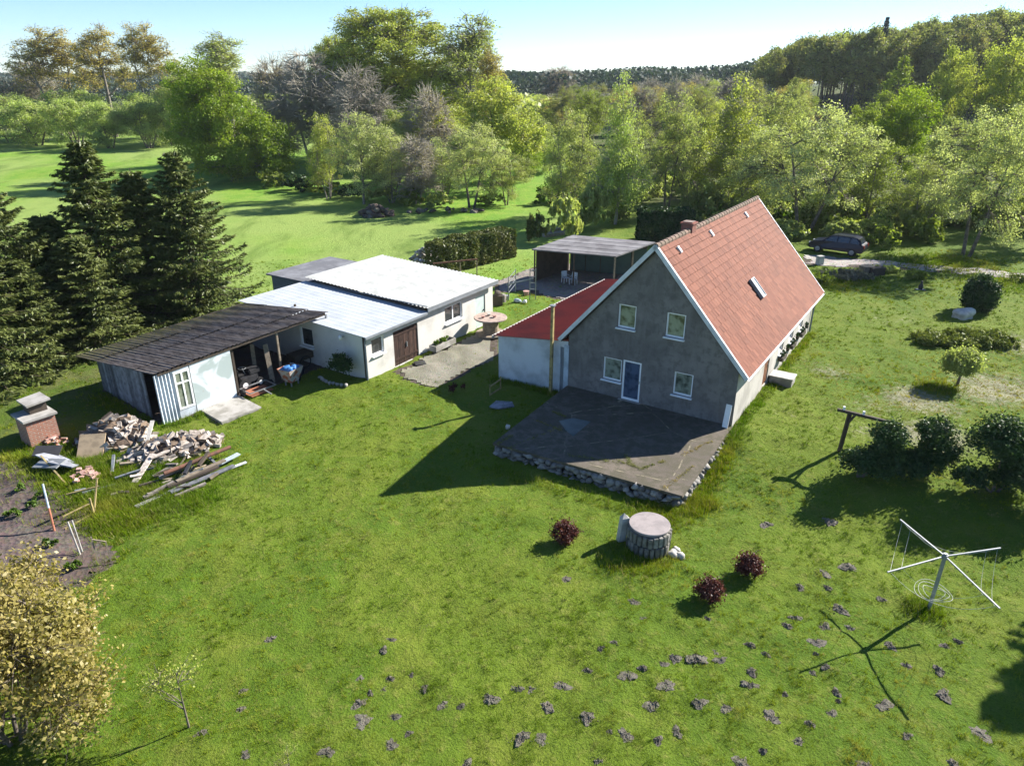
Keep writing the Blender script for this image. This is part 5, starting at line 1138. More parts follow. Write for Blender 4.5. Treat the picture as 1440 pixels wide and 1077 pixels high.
for k, (u, v, sx, sy, rx, ry, mt, lb) in enumerate(((80, 652, 1.5, .7, -.25, .12, 'scrap', 'top grey sheet of the scrap heap beside the vegetable bed'), (72, 660, 1.2, .6, .15, -.1, 'galv', 'bluish metal sheet low in the scrap heap'), (92, 662, 1.0, .5, -.35, .2, 'scrap', 'pale panel at the front of the scrap heap'), (70, 645, 1.0, .6, .3, .1, 'dark_metal', 'black panel at the back of the scrap heap'))):
    p = P(u, v); b = MB(); b.box((0, 0, .25 + .05 * k), (sx, sy, .05), Matrix.Rotation(-.4 + .2 * k, 3, 'Z') @ Matrix.Rotation(rx, 3, 'X') @ Matrix.Rotation(ry, 3, 'Y'), rnd.random()); tag(b.build('scrap_sheet', M[mt], None, p), lb, 'scrap sheet', 'scrap sheets by the vegetable bed')
plank(62, 655, 92, 680, .06, .04, 'yellow_wood', .5, .05, 'thin yellowish batten leaning off the scrap heap')
for k in range(26):
    u = 122 + rnd.gauss(0, 9); v = 670 + rnd.gauss(0, 5.5); p = P(u, v); b = MB(); b.box((0, 0, .07), (rnd.uniform(.16, .26), rnd.uniform(.1, .14), .09), Matrix.Rotation(rnd.uniform(0, 3), 3, 'Z') @ Matrix.Rotation(rnd.uniform(-.6, .6), 3, 'X'), rnd.random()); tag(b.build('brick', M['rubble'], None, (p[0], p[1], p[2] + rnd.random() * .1)), 'broken pinkish brick in the small rubble patch', 'brick', 'bricks in the rubble patch')
for k in range(34):
    u = 215 + rnd.gauss(0, 48); v = 672 - (u - 215) * .22 + rnd.gauss(0, 13); p = P(u, v); L_ = rnd.uniform(.35, 1.3); b = MB(); b.box((0, 0, 0), (L_, rnd.uniform(.05, .14), rnd.uniform(.03, .08)), None, rnd.random())
    o = b.build('timber_scrap', M[['old_wood', 'log_end', 'beam', 'grey_wood'][k % 4]], None, (p[0], p[1], p[2] + rnd.uniform(.05, .22))); o.rotation_euler = (rnd.uniform(-.2, .2), rnd.uniform(-.25, .25), rnd.gauss(.75, .5)); tag(o, 'short offcut of old timber strewn round the timber pile', 'timber', 'timber offcuts round the pile')
# sticks and frames in the vegetable bed
def pole(name, label, cat, pts, r_, mt, grp=None, at=None):
    b = MB(); a = at or pts[0]; b.tube([Vector(q) - Vector(a) for q in pts], r_, 8); return tag(b.build(name, M[mt], None, a), label, cat, grp)
def lean(u, v, ut, vt, dh): a = P(u, v); x, y = on_z(ut, vt, a[2] + dh); return [a, (x, y, a[2] + dh)]
t0_, t1_ = lean(77, 748, 60, 680, 1.5); t = thing('striped_pole', 'pole painted pale blue above and red below in the vegetable bed', 'pole', t0_)
d = Vector(t1_) - Vector(t0_); b = MB(); b.tube([(0, 0, -.1), d * .5], .04, 8); b.build('lower_part', M['orange_box'], t); b = MB(); b.tube([d * .5, d], .036, 8); b.build('upper_part', M['blue_white'], t)
pole('garden_stake', 'left one of the two white stakes standing close together', 'stake', lean(113, 780, 95, 733, 1.1), .03, 'concrete', 'white stakes in the vegetable bed')
pole('garden_stake', 'right one of the two white stakes standing close together', 'stake', lean(116, 776, 101, 731, 1.1), .028, 'concrete', 'white stakes in the vegetable bed')
a, c = P(140, 795), P(157, 792); t = thing('stick_frame', 'small gate-shaped frame of grey sticks at the bed corner', 'frame', a); d = Vector((c[0] - a[0], c[1] - a[1], c[2] - a[2])); b = MB(); b.bar((0, 0, -.1), (-.12, .15, 1.05), .045); b.bar(d, d + Vector((-.1, .15, .8)), .045); b.bar((-.12, .15, .95), d + Vector((-.1, .15, .78)), .035); b.build('frame', M['old_wood'], t)
a, c = P(92, 745), P(132, 722); t = thing('bed_frame', 'low timber frame of thin battens over the vegetable bed', 'frame', a); d = Vector((c[0] - a[0], c[1] - a[1], 0)); b = MB()
b.bar((0, 0, .05), d + Vector((0, 0, .05)), .05); b.bar((-.7, 1.5, .55), d + Vector((-.2, 1.0, .6)), .05); b.bar(d, d + Vector((-.2, 1.0, .95)), .05); b.bar((-.1, .2, .45), d + Vector((0, 0, .5)), .04); b.bar(d + Vector((0, 0, -.05)), d + Vector((0, 0, .7)), .06); b.build('battens', M['yellow_wood'], t)
for k, (u, v) in enumerate(((30, 690), (45, 715), (20, 725), (60, 700), (75, 765), (105, 800))):
    o = link('vegetable_plant', bush_mesh([(0, 0, .12, .3, .25, .16)], 220, (.12, .06), 90 + k, L['weed']), None, P(u, v)); tag(o, 'small green plant growing in the bare vegetable bed', 'plant', 'plants in the vegetable bed')

# ---------------------------------------------------------------- right-hand garden
def shrub(name, label, u, v, lobes, n, leaf, mat, seed, cat='shrub', grp=None, stems=True, shell=.33, full=False):
    p = P(u, v); t = thing(name, label, cat, p, 0, grp); link('foliage', bush_mesh(lobes, n, leaf, seed, mat, shell, .35 if not full else .2, None, full), t)
    if stems:
        b = MB(); rr = random.Random(seed); H_ = max(l[2] for l in lobes)
        for k in range(5): l = lobes[k % len(lobes)]; b.tube([(rr.uniform(-.1, .1), rr.uniform(-.1, .1), -.1), (l[0] * .5, l[1] * .5, l[2] * .5), (l[0], l[1], l[2])], [.05, .03, .012], 6)
        b.build('stems', M['bark'], t)
    return t
shrub('dark_shrub', 'tall narrow dark evergreen beside the clothes post', 1237, 668, [(0, 0, 1.55, .62, .6, .85), (.15, .1, .7, .7, .65, .8), (0, 0, .3, .7, .7, .35)], 10000, (.11, .07), L['dark'], 41, grp='dark evergreens on the right')
shrub('dark_shrub', 'low dark evergreen at the foot of the clothes post', 1205, 668, [(0, 0, .55, .75, .7, .6), (.9, -.2, .5, .8, .7, .5)], 6500, (.11, .07), L['dark'], 42, grp='dark evergreens on the right')
shrub('dark_shrub', 'broad dark evergreen in the middle of the right-hand group', 1305, 668, [(.1, .3, 1.6, .78, .75, .62), (-.35, 0, .5, .95, .75, .55), (.35, .1, .9, .75, .7, .6), (-.7, -.1, .4, .8, .7, .45)], 13000, (.11, .07), L['dark'], 43, grp='dark evergreens on the right')
shrub('dark_shrub', 'big round dark evergreen at the right end of the group', 1398, 690, [(0, .2, 1.8, 1.15, 1.0, .95), (.8, 0, 1.2, .9, .9, .95), (.6, 0, .5, .8, .8, .6), (-.9, .1, .5, .7, .6, .55)], 20000, (.11, .07), L['dark'], 44, grp='dark evergreens on the right')
shrub('dark_shrub', 'dark evergreen cut by the right edge of the picture', 1452, 720, [(0, 0, .9, .9, .8, .95)], 6000, (.11, .07), L['dark'], 45, grp='dark evergreens on the right')
shrub('clipped_thuja', 'dark egg-shaped clipped thuja standing alone on the right lawn', 1373, 436, [(0, 0, 1.15, 1.02, 1.0, 1.2), (0, 0, .75, .95, .95, .75)], 16000, (.16, .09), L['dark'], 46, shell=.2, stems=True, full=True)
p = P(1354, 447); b = MB(); rnd = random.Random(3); b.rock((0, 0, .18), (.75, .5, .42), rnd, .8, 3); tag(b.build('boulder', M['pale_stone'], None, p, smooth=True), 'white boulder in the lawn before the egg-shaped thuja', 'boulder')
t = thing('ornamental_tree', 'small round-headed ornamental tree on a short trunk in the right lawn', 'tree', P(1346, 541))
link('crown', bush_mesh([(0, 0, 1.15, .88, .82, .66), (.25, .1, 1.4, .6, .6, .42), (-.2, 0, .8, .6, .6, .4)], 14000, (.11, .07), 47, L['olive']), t); b = MB(); 
for k in range(5): b.tube([(0, 0, -.1), (.03, 0, .5), (.5 * math.cos(k * 1.3), .5 * math.sin(k * 1.3), 1.2)], [.08, .055, .02], 7)
b.build('trunk', M['bark'], t)
rg = random.Random(8); lob = []
c0 = P(1360, 484)
for k in range(17): a_ = rg.uniform(0, 6.28); q = math.sqrt(rg.random()); lob.append((q * math.cos(a_) * 2.6, q * math.sin(a_) * 1.5, .16, .85, .7, rg.uniform(.28, .5)))
shrub('spreading_juniper', 'wide low spreading juniper in the right lawn', 1360, 484, lob, 30000, (.19, .075), L['juniper'], 48, stems=False)
for (u, v, sx, sy, sz, n, mt, lb, sd) in ((1188, 392, 2.2, 1.1, .5, 5000, 'heather', 'low grey heather mound behind the house corner', 51), (1288, 392, .9, .6, .55, 1800, 'mid', 'small green shrub at the edge of the right lawn', 52), (1240, 383, 1.4, .6, .5, 1800, 'olive', 'low olive shrub before the gravel track', 53), (1440, 395, 1.2, .7, .5, 1500, 'juniper', 'low shrub behind the thuja at the right edge', 54), (1150, 398, 1.2, .8, .6, 1800, 'mid', 'low green shrub close behind the house eave', 55)):
    shrub('low_shrub', lb, u, v, [(0, 0, sz * .5, sx, sy, sz * .8), (sx * .4, .1, sz * .4, sx * .6, sy * .8, sz * .6)], n, (.15, .09), L[mt], sd, stems=False)
for k, (u, v, w_, h_) in enumerate(((1217, 385, .85, .62), (1231, 386, 1.1, .55))):
    p = P(u, v); b = MB(); b.box((0, 0, h_ / 2), (w_, .7, h_), .2, .3); b.box((0, 0, h_ + .03), (w_ + .08, .78, .05), .2, .6); tag(b.build('wooden_box', M['beam' if k else 'old_wood'], None, p), ['brown wooden box beside the gravel track', 'dark wooden box next to the brown one by the track'][k], 'box', 'boxes by the track')
b = MB(); b.b2((-.25, -.2, 0), (.25, .2, .75)); tag(b.build('stone_post', M['pale_stone'], None, P(1152, 372), .3), 'squat pale stone post beside the parked car', 'post')
p = P(1294, 407); t = thing('garden_figure', 'small dark upright garden figure on the far right lawn', 'figure', p); b = MB(); b.lathe([(.13, 0), (.17, .2), (.13, .38), (.07, .5), (.09, .58), (.02, .68)], 12); b.build('figure', M['dark_metal'], t, smooth=True); b = MB(); b.b2((-.3, -.22, -.05), (.3, .22, .04)); b.build('base', M['scrap'], t)

# ---------------------------------------------------------------- parked car
pr, pf = P(1205, 362), P(1160, 355.5); dv = Vector((pf[0] - pr[0], pf[1] - pr[1])); ca_ = math.atan2(dv.y, dv.x); mid = ((pr[0] + pf[0]) / 2, (pr[1] + pf[1]) / 2 + .9); print('car axle', dv.length)
t = thing('parked_car', 'dark navy estate car parked on the gravel track behind the farmhouse', 'car', (mid[0], mid[1], gz(*mid) + .04), ca_)
prof = [(-2.25, .38), (-2.3, .75), (-2.22, 1.0), (-2.05, 1.08), (-1.75, 1.5), (-1.3, 1.58), (.1, 1.58), (.5, 1.5), (1.15, 1.06), (1.9, .93), (2.2, .78), (2.28, .5), (2.2, .32), (-2.1, .30)]
b = MB(); n = len(prof); vs = []
for y, k in ((-.88, 0), (-.84, 1), (.84, 1), (.88, 0)):
    for x, z in prof: tum = max(0, (z - .95) / .63); yy = y * (1 - .2 * tum) if True else y; vs.append((x, yy if abs(y) > .85 else yy, z if k == 0 else z + .0))
vs = []
for s_ in (-1, 1):
    for x, z in prof: tum = max(0, (z - .95) / .63); vs.append((x, s_ * .88 * (1 - .22 * tum), z))
b.add(vs, [tuple(range(n - 1, -1, -1)), tuple(range(n, 2 * n))] + [(q, (q + 1) % n, n + (q + 1) % n, n + q) for q in range(n)]); b.build('body', M['car'], t, bevel=.05)
for s_ in (-1, 1):
    b = MB(); q = lambda x, z: (x, s_ * (.88 * (1 - .22 * max(0, (z - .95) / .63)) + .012), z)
    for poly in ([(-1.9, 1.08), (-1.62, 1.46), (-1.2, 1.5), (-1.15, 1.08)], [(-1.05, 1.08), (-1.08, 1.5), (-.15, 1.51), (-.12, 1.07)], [(-.04, 1.07), (-.06, 1.51), (.35, 1.47), (.98, 1.06)]): b.add([q(*p) for p in poly], [tuple(range(4))])
    b.build('side_window', M['car_glass'], t)
    for x in (-1.4, 1.42):
        b = MB(); b.lathe([(.2, -.1), (.31, -.1), (.33, -.07), (.33, .07), (.31, .1), (.2, .1)], 22); o = b.build('wheel', M['rubber'], t, (x, s_ * .82, .33)); o.rotation_euler = (R(90), 0, 0)
        b = MB(); b.lathe([(.2, -.108), (.06, -.115), (.06, .115), (.2, .108)], 14); b.build('rim', M['galv'], o)
    b = MB(); b.box((2.19, s_ * .6, .72), (.12, .34, .14)); b.build('headlight', M['lamp_glass'], t); b = MB(); b.box((-2.27, s_ * .7, .85), (.08, .2, .26)); b.build('tail_light', M['tail'], t)
b = MB(); b.add([(1.12, -.72, 1.09), (1.12, .72, 1.09), (.53, .62, 1.505), (.53, -.62, 1.505)], [(0, 1, 2, 3)]); o = b.build('windscreen', M['car_glass'], t); o.location = (.012, 0, .012)
b = MB(); b.add([(-2.08, -.7, 1.1), (-2.08, .7, 1.1), (-1.79, .64, 1.47), (-1.79, -.64, 1.47)], [(0, 1, 2, 3)]); o = b.build('rear_window', M['car_glass'], t); o.location = (-.015, 0, .012)
b = MB(); b.bar((-1.6, -.6, 1.62), (.0, -.6, 1.62), .04); b.bar((-1.6, .6, 1.62), (.0, .6, 1.62), .04); b.build('roof_rail', M['dark_metal'], t)

# ---------------------------------------------------------------- clipped hedges and heaps beyond the yard
a, c = P(622, 388), P(722, 362); t = thing('thuja_hedge', 'long clipped olive-green hedge behind the white garage roof', 'hedge', ((a[0] + c[0]) / 2 - .6, (a[1] + c[1]) / 2 + .8, (a[2] + c[2]) / 2), math.atan2(c[1] - a[1], c[0] - a[0]))
link('foliage', box_bush(math.hypot(c[0] - a[0], c[1] - a[1]) + .4, 1.9, 2.5, 17000, (.22, .11), 31, L['thuja']), t); b = MB()
for k in range(9): b.tube([(-3.6 + k * .9, 0, -.2), (-3.6 + k * .9, 0, 1.9)], [.08, .02], 6)
b.build('stems', M['bark'], t)
p = P(934, 337); t = thing('dark_hedge', 'dark clipped hedge block behind the farmhouse chimney', 'hedge', p, .1); link('foliage', box_bush(5.0, 2.2, 2.9, 12000, (.25, .14), 32, L['dark']), t); b = MB()
for k in range(5): b.tube([(-2 + k, 0, -.2), (-2 + k, 0, 2.2)], [.08, .02], 6)
b.build('stems', M['bark'], t)
def rock_heap(u, v, rx, ry, h, n, label, cat, group, mats, sizes, seed, name):
    rnd = random.Random(seed); c = P(u, v); pro = []
    for k in range(6):
        b = MB(); b.rock((0, 0, 0), (1, rnd.uniform(.6, .9), rnd.uniform(.45, .75)), rnd, rnd.random()); o = b.build(name, M[mats[k % len(mats)]], None, smooth=True); pro.append(o.data); bpy.data.objects.remove(o)
    for k in range(n):
        rr = math.sqrt(rnd.random()); a = rnd.random() * 6.283; x = c[0] + rr * math.cos(a) * rx; y = c[1] + rr * math.sin(a) * ry; o = link(name, pro[k % 6], None, (x, y, gz(x, y) + h * (1 - rr ** 1.4) * rnd.uniform(.5, 1) + .05)); s_ = rnd.uniform(*sizes); o.scale = (s_,) * 3; o.rotation_euler = (rnd.uniform(-.6, .6), rnd.uniform(-.6, .6), rnd.uniform(0, 6.28)); tag(o, label, cat, group)
rock_heap(600, 370, 1.7, 1.3, 1.5, 46, 'grey stone in the loose heap left of the clipped hedge', 'stone', 'stones in the heap by the hedge', ['scrap', 'concrete', 'fieldstone', 'pale_stone'], (.18, .36), 3, 'heap_stone')
rock_heap(528, 303, 2.0, 1.4, 1.3, 60, 'clod of brown earth in the dumped heap on the meadow', 'clod', 'clods of the earth heap', ['soil', 'soil', 'brick', 'mole'], (.28, .55), 5, 'earth_clod')
rock_heap(625, 298, 4.5, 1.2, .4, 22, 'clod of dry earth in the low spread heap before the blossoming trees', 'clod', 'clods of the low earth heap', ['mole', 'soil'], (.2, .45), 6, 'earth_clod')
plank(772, 330, 815, 322, .5, .25, 'old_wood', .4, .5, 'stack-top board lying behind the carport'); plank(765, 333, 805, 327, .6, .3, 'log_end', .15, .15, 'pale board lying lowest behind the carport')
# ================================================================== trees
KIND = {}
def kind(name, *a, **k): KIND[name] = make_tree(*a, **k)
rl = random.Random(77)
def dome(h, w, n, seed, low=.25):   # uneven round crown
    r_ = random.Random(seed); out = [(0, 0, h * .60, w * .34, w * .34, h * .34)]
    for k in range(n):
        a = 6.283 * k / n + r_.uniform(-.4, .4); z = h * r_.uniform(low + .08, .72); q = w * .30 * r_.uniform(.7, 1.1)
        out.append((math.cos(a) * q, math.sin(a) * q, z, w * r_.uniform(.15, .23), w * r_.uniform(.15, .23), h * r_.uniform(.13, .22)))
    out.append((r_.uniform(-.1, .1) * w, 0, h * .83, w * .20, w * .20, h * .16)); return out
kind('round_a', dome(12, 10, 8, 1), 1, n_clump=110, n_leaf=218, leaf=(0.223, 0.136), rc=.85, trunk_r=.24)
kind('round_b', dome(12, 9, 7, 2), 2, n_clump=100, n_leaf=230, leaf=(0.223, 0.136), rc=.85, trunk_r=.22)
kind('airy_a', dome(12, 10, 9, 3, .2), 3, n_clump=150, n_leaf=133, leaf=(0.167, 0.105), rc=.72, trunk_r=.22, twigs=7, bark='bark_grey', shell=.5)
kind('airy_b', dome(12, 9.5, 8, 4, .2), 4, n_clump=140, n_leaf=140, leaf=(0.167, 0.105), rc=.72, trunk_r=.17, twigs=7, bark='bark_grey', stems=3, shell=.5)
kind('airy_c', dome(12, 11, 9, 5, .15), 5, n_clump=170, n_leaf=149, leaf=(0.155, 0.099), rc=.7, trunk_r=.22, twigs=7, bark='bark', stems=2, shell=.5)
kind('willow_a', dome(8, 9, 8, 6, .05), 6, n_clump=110, n_leaf=172, leaf=(0.223, 0.105), rc=.75, trunk_r=.16, stems=4, top=.6)
kind('willow_b', dome(8, 9, 9, 7, .05), 7, n_clump=110, n_leaf=172, leaf=(0.223, 0.105), rc=.75, trunk_r=.16, stems=3, top=.6)
kind('bare_a', dome(14, 9, 9, 8, .15), 8, n_clump=230, n_leaf=0, rc=1.1, trunk_r=.22, twigs=15, twig_r=.03, bark='twig', stems=3)
kind('bare_b', dome(14, 8, 8, 9, .15), 9, n_clump=210, n_leaf=12, leaf=(0.174, 0.112), rc=1.1, trunk_r=.2, twigs=15, twig_r=.03, bark='twig', stems=2)
pop = [(-3.2, 0, 19, 2.2, 2.2, 5), (-1.2, .5, 22, 2.2, 2.2, 5), (1.2, -.4, 22.5, 2.3, 2.2, 5), (3.4, .2, 19, 2.3, 2.2, 5), (-4.6, .3, 14, 1.7, 1.7, 3.5), (4.8, -.2, 14.5, 1.8, 1.8, 3.5), (0, 1.5, 17, 2.6, 2, 6)]
kind('poplar_a', pop, 10, n_clump=170, n_leaf=74, leaf=(0.30, 0.19), rc=1.05, trunk_r=.42, n_limb=22, twigs=6, twig_r=.035, bark='bark_grey', stems=2, top=.72)
kind('poplar_b', [(x * .8, y, z + .8 * math.sin(x), a, b, c) for x, y, z, a, b, c in pop], 11, n_clump=160, n_leaf=74, leaf=(0.30, 0.19), rc=1.05, trunk_r=.42, n_limb=20, twigs=6, twig_r=.035, bark='bark_grey', top=.75)
kind('bright', [(-4.2, 0, 12.5, 3.6, 4, 5.6), (-5, 1, 8, 4, 4.5, 5), (-1.0, 0, 11, 4.4, 4.5, 5.0), (2.4, 0, 8.2, 4.4, 5, 4.6), (5.4, 0, 5.6, 4.0, 4.6, 3.8), (7.4, 0, 3.6, 2.6, 3.6, 2.6), (0, -2, 5, 6, 4, 4)], 12, n_clump=330, n_leaf=218, leaf=(0.285, 0.174), rc=1.1, trunk_r=.35, shell=.3)
kind('giant', [(0, 0, 21, 8, 8, 8.5), (-6, 0, 16, 5.5, 6, 6.5), (6, 1, 15.5, 5, 6, 6), (-2.5, 0, 26, 5, 5, 4), (3.5, 0, 24.5, 4.5, 5, 4.5), (-9, 0, 11, 3.6, 4, 4), (8.5, 0, 10, 3.2, 4, 4), (0, -4, 12, 7, 5, 7), (-4, -4, 17, 4, 4, 4)], 13, n_clump=480, n_leaf=195, leaf=(0.322, 0.198), rc=1.25, trunk_r=.55, n_limb=22, twigs=5, twig_r=.04, shell=.33)
kind('birch', [(0, 0, 9.6, .9, .9, 3), (0, 0, 6.8, 1.9, 1.9, 3), (.3, 0, 4.2, 2.4, 2.3, 2.4), (-.8, .2, 3.4, 1.8, 1.8, 1.6)], 14, n_clump=130, n_leaf=161, leaf=(0.161, 0.087), rc=.6, trunk_r=.15, top=.95, n_limb=14, bark='bark_pale', hang=True, twigs=6)
kind('cone', [(0, 0, 9.8, .8, .8, 2), (0, 0, 7.6, 1.5, 1.5, 2.4), (0, 0, 5, 2.3, 2.3, 2.6), (0, 0, 2.8, 2.6, 2.6, 2)], 15, n_clump=110, n_leaf=253, leaf=(0.211, 0.124), rc=.7, trunk_r=.18, top=.95)
kind('beech_a', [(0, 0, 17, 3.4, 3.4, 4.2), (1.8, .5, 14.5, 2.2, 2.2, 3), (-2, -.3, 14, 2.2, 2.2, 3)], 16, n_clump=60, n_leaf=78, leaf=(0.527, 0.360), rc=1.3, trunk_r=.24, twigs=4, twig_r=.06, top=.85, bark='bark')
kind('beech_b', [(0, 0, 16.5, 3, 3, 4.6), (-1.5, .5, 13.5, 2.4, 2.2, 3), (1.9, -.3, 15, 2.0, 2.2, 3)], 17, n_clump=55, n_leaf=74, leaf=(0.527, 0.360), rc=1.3, trunk_r=.22, twigs=4, twig_r=.06, top=.85, bark='bark')
kind('beech_c', [(0, 0, 16, 3.4, 3.4, 4.8), (1.6, .5, 12, 2.6, 2.4, 3.6), (-1.9, -.3, 10.5, 2.5, 2.4, 3.4), (.2, .4, 7.5, 2.6, 2.4, 3)], 24, n_clump=85, n_leaf=66, leaf=(0.5, 0.34), rc=1.2, trunk_r=.22, twigs=4, twig_r=.06, top=.85, bark='bark')
KIND['spruce_a'] = make_spruce(13, 3.4, 18); KIND['spruce_b'] = make_spruce(12, 3.0, 19); KIND['spruce_c'] = make_spruce(12.5, 3.8, 23, .5)
def ground_x(u, Y, zmid=4):
    x = 0
    for _ in range(4): x = (u - 720) / FPX * (Y * cP + (CAMH - gz(x, Y) - zmid) * sP)
    return x
def place_tree(k, u, Y, vt, wpx, leaf, label, cat='tree', group=None, rz=None, name='tree'):
    tm, cm, hp, wpr = KIND[k]; x = ground_x(u, Y); zg = gz(x, Y); H = at_y(u, vt, Y)[2] - zg; dep = Y * cP + (CAMH - zg - H * .5) * sP; W = wpx / FPX * dep
    t = thing(name, label, cat, (x, Y, zg), random.random() * 6.28 if rz is None else rz, group); t.scale = (W / wpr, W / wpr, H / hp)
    link('trunk', tm, t)
    if cm:
        o = link('crown', cm, t); o.material_slots[0].link = 'OBJECT'; o.material_slots[0].material = L[leaf]
    return t
TREES = [
 # left horizon and meadow edge
 ('poplar_a', 88, 190, 34, 122, 'brown', 'tall bronze-leaved poplar, leftmost of the three against the sky on the left', .3),
 ('poplar_b', 158, 188, 27, 88, 'brown', 'tall bronze-leaved poplar, middle one of the three against the sky on the left', 1),
 ('poplar_a', 222, 186, 27, 92, 'brown', 'tall bronze-leaved poplar, rightmost of the three against the sky on the left', 3.4),
 ('poplar_b', 322, 165, 39, 125, 'olive', 'tall brownish poplar rising behind the bright green tree', 2),
 ('bare_b', 60, 195, 78, 70, 'brown', 'low dark bare tree beneath the leftmost poplar', None), ('bare_a', 285, 175, 92, 70, 'brown', 'bare brown tree between the poplars and the bright green tree', None), ('bare_b', 20, 190, 110, 70, 'brown', 'bare brown tree at the far left edge of the meadow', None),
 ('willow_a', 100, 182, 120, 90, 'willow', 'rounded pale willow in the back row under the poplars, left', None), ('willow_b', 200, 180, 128, 85, 'willow', 'rounded pale willow in the back row under the poplars, right', None),
 ('willow_a', 10, 172, 128, 90, 'willow', 'rounded willow bush at the left end of the meadow edge', None), ('willow_b', 48, 164, 137, 95, 'willow', 'broad rounded willow bush, second from the left along the meadow edge', None), ('willow_a', 105, 162, 132, 90, 'willow', 'rounded willow bush below the leftmost poplar trunk', None), ('willow_b', 150, 158, 140, 80, 'willow', 'rounded willow bush below the middle poplar trunk', None), ('willow_a', 205, 156, 138, 85, 'olive', 'darker rounded willow bush, second from the right along the meadow edge', None), ('willow_b', 240, 166, 118, 80, 'olive', 'grey-green willow bush at the right end beside the bright green tree', None), ('willow_a', -35, 168, 140, 90, 'willow', 'rounded willow bush cut by the left picture edge', None),
 ('bright', 322, 111, 74, 178, 'bright', 'broad bright green tree leaning to the right at the meadow edge', 0),
 ('round_b', 272, 118, 92, 70, 'olive', 'dark olive tree tucked behind the left side of the bright green tree', None),
 ('bare_a', 440, 124, 66, 120, 'brown', 'big grey leafless tree right of the bright green tree', .5), ('bare_b', 395, 135, 78, 80, 'brown', 'smaller grey leafless tree behind the bright green tree', None), ('bare_a', 512, 118, 88, 110, 'brown', 'grey leafless tree before the giant yellow-green tree', 2), ('bare_b', 610, 108, 120, 80, 'brown', 'grey leafless tree in the middle below the giant tree', 1),
 ('giant', 560, 136, 8, 245, 'spring', 'giant yellow-green tree, the tallest in the picture', 0), ('poplar_a', 664, 132, 14, 150, 'olive', 'tall thin-leaved tree at the right shoulder of the giant tree', 1.2), ('giant', 480, 142, 48, 120, 'spring', 'large yellow-green tree behind the grey leafless one', 2.4), ('poplar_b', 690, 128, 60, 70, 'brown', 'bare-looking brownish tree at the right end of the tall group', 2),
 ('round_a', 690, 104, 110, 125, 'spring', 'rounded fresh green tree below the right end of the tall group', 1), ('round_b', 615, 112, 140, 95, 'spring', 'fresh green tree half hidden behind the pale blossoming tree', 2), ('round_a', 735, 112, 175, 60, 'bright', 'bright green rounded tree at the edge of the gap to the fields', 3), ('round_b', 560, 108, 150, 80, 'olive', 'olive tree in the second row below the giant tree', None),
 ('airy_b', 458, 96, 156, 66, 'spring', 'slender yellow-green tree at the left end of the front row', 1), ('airy_a', 508, 92, 150, 90, 'pale', 'pale blossoming tree with bare lower trunk in the front row', 2), ('airy_b', 548, 93, 172, 75, 'pale', 'thin greyish tree next to the pale blossoming one', None), ('bare_b', 586, 92, 190, 75, 'brown', 'bare twiggy tree in the middle of the front row', None), ('airy_c', 662, 88, 168, 130, 'pale', 'broad pale green blossoming tree on the right of the front row', 1.5), ('airy_c', 712, 90, 205, 80, 'olive', 'lower olive tree at the right end of the front row', None), ('airy_b', 622, 95, 200, 70, 'olive', 'small olive tree half hidden in the front row', None),
 # right of the gap
 ('airy_b', 802, 82, 148, 100, 'olive', 'olive tree with leaning trunks left of the drooping birch', 1), ('birch', 868, 77, 100, 88, 'willow', 'tall drooping birch behind the carport', .3), ('airy_c', 940, 82, 122, 118, 'olive', 'broad airy tree right of the drooping birch', 1), ('airy_b', 985, 92, 135, 80, 'spring', 'yellow-green tree behind the broad airy tree', None), ('birch', 1030, 86, 102, 118, 'spring', 'tall pale green birch above the house ridge', 2), ('airy_a', 1078, 96, 120, 100, 'olive', 'olive tree behind the right side of the tall pale birch', None), ('airy_a', 1110, 110, 108, 60, 'olive', 'small-crowned olive tree at the foot of the hill wood', None),
 ('airy_c', 1138, 70, 140, 190, 'pale', 'big dark-limbed tree with pale leaves right of the house ridge', 2.2), ('airy_b', 1062, 76, 175, 110, 'olive', 'dark-limbed tree close behind the house roof', None), ('cone', 1248, 132, 66, 62, 'mid', 'conical green tree before the hill wood', None), ('round_b', 1318, 122, 58, 72, 'spring', 'pale yellow-green tree, left one of the two before the hill', 1), ('round_a', 1398, 118, 56, 105, 'spring', 'pale yellow-green tree, right one of the two before the hill', 2), ('round_a', 1268, 92, 122, 95, 'bright', 'bright green rounded tree in the middle of the right-hand wood', None), ('round_b', 1210, 98, 140, 80, 'mid', 'mid green tree behind the big dark-limbed tree', None), ('airy_c', 1375, 61, 138, 178, 'pale', 'large tree with forked grey trunk beside the gravel track', .8), ('airy_b', 1300, 70, 215, 110, 'olive', 'lower olive tree between the car and the forked grey trunk', None), ('airy_a', 1452, 76, 130, 130, 'pale', 'pale airy tree at the right picture edge', None), ('airy_b', 1225, 74, 200, 110, 'mid', 'dark green tree straight above the parked car', None), ('round_b', 1335, 84, 160, 90, 'olive', 'olive tree behind the forked grey trunk', None), ('airy_a', 1180, 88, 165, 90, 'olive', 'airy olive tree in the shade above the house roof', None), ('round_a', 1420, 92, 150, 90, 'spring', 'yellow-green tree behind the right edge of the track', None), ('airy_c', 895, 98, 165, 80, 'olive', 'airy tree in the second row behind the drooping birch', None), ('willow_a', 770, 120, 190, 55, 'willow', 'low willow at the right side of the gap to the fields', None), ('bare_b', 785, 330, 92, 66, 'brown', 'bare tree far off beside the distant barn', None), ('airy_a', 1480, 66, 190, 120, 'mid', 'dark green tree beyond the right edge', None),
]
for (k, u, Y_, vt, w_, lf, lb, rz) in TREES: place_tree(k, u, Y_, vt, w_, lf, lb, rz=rz)
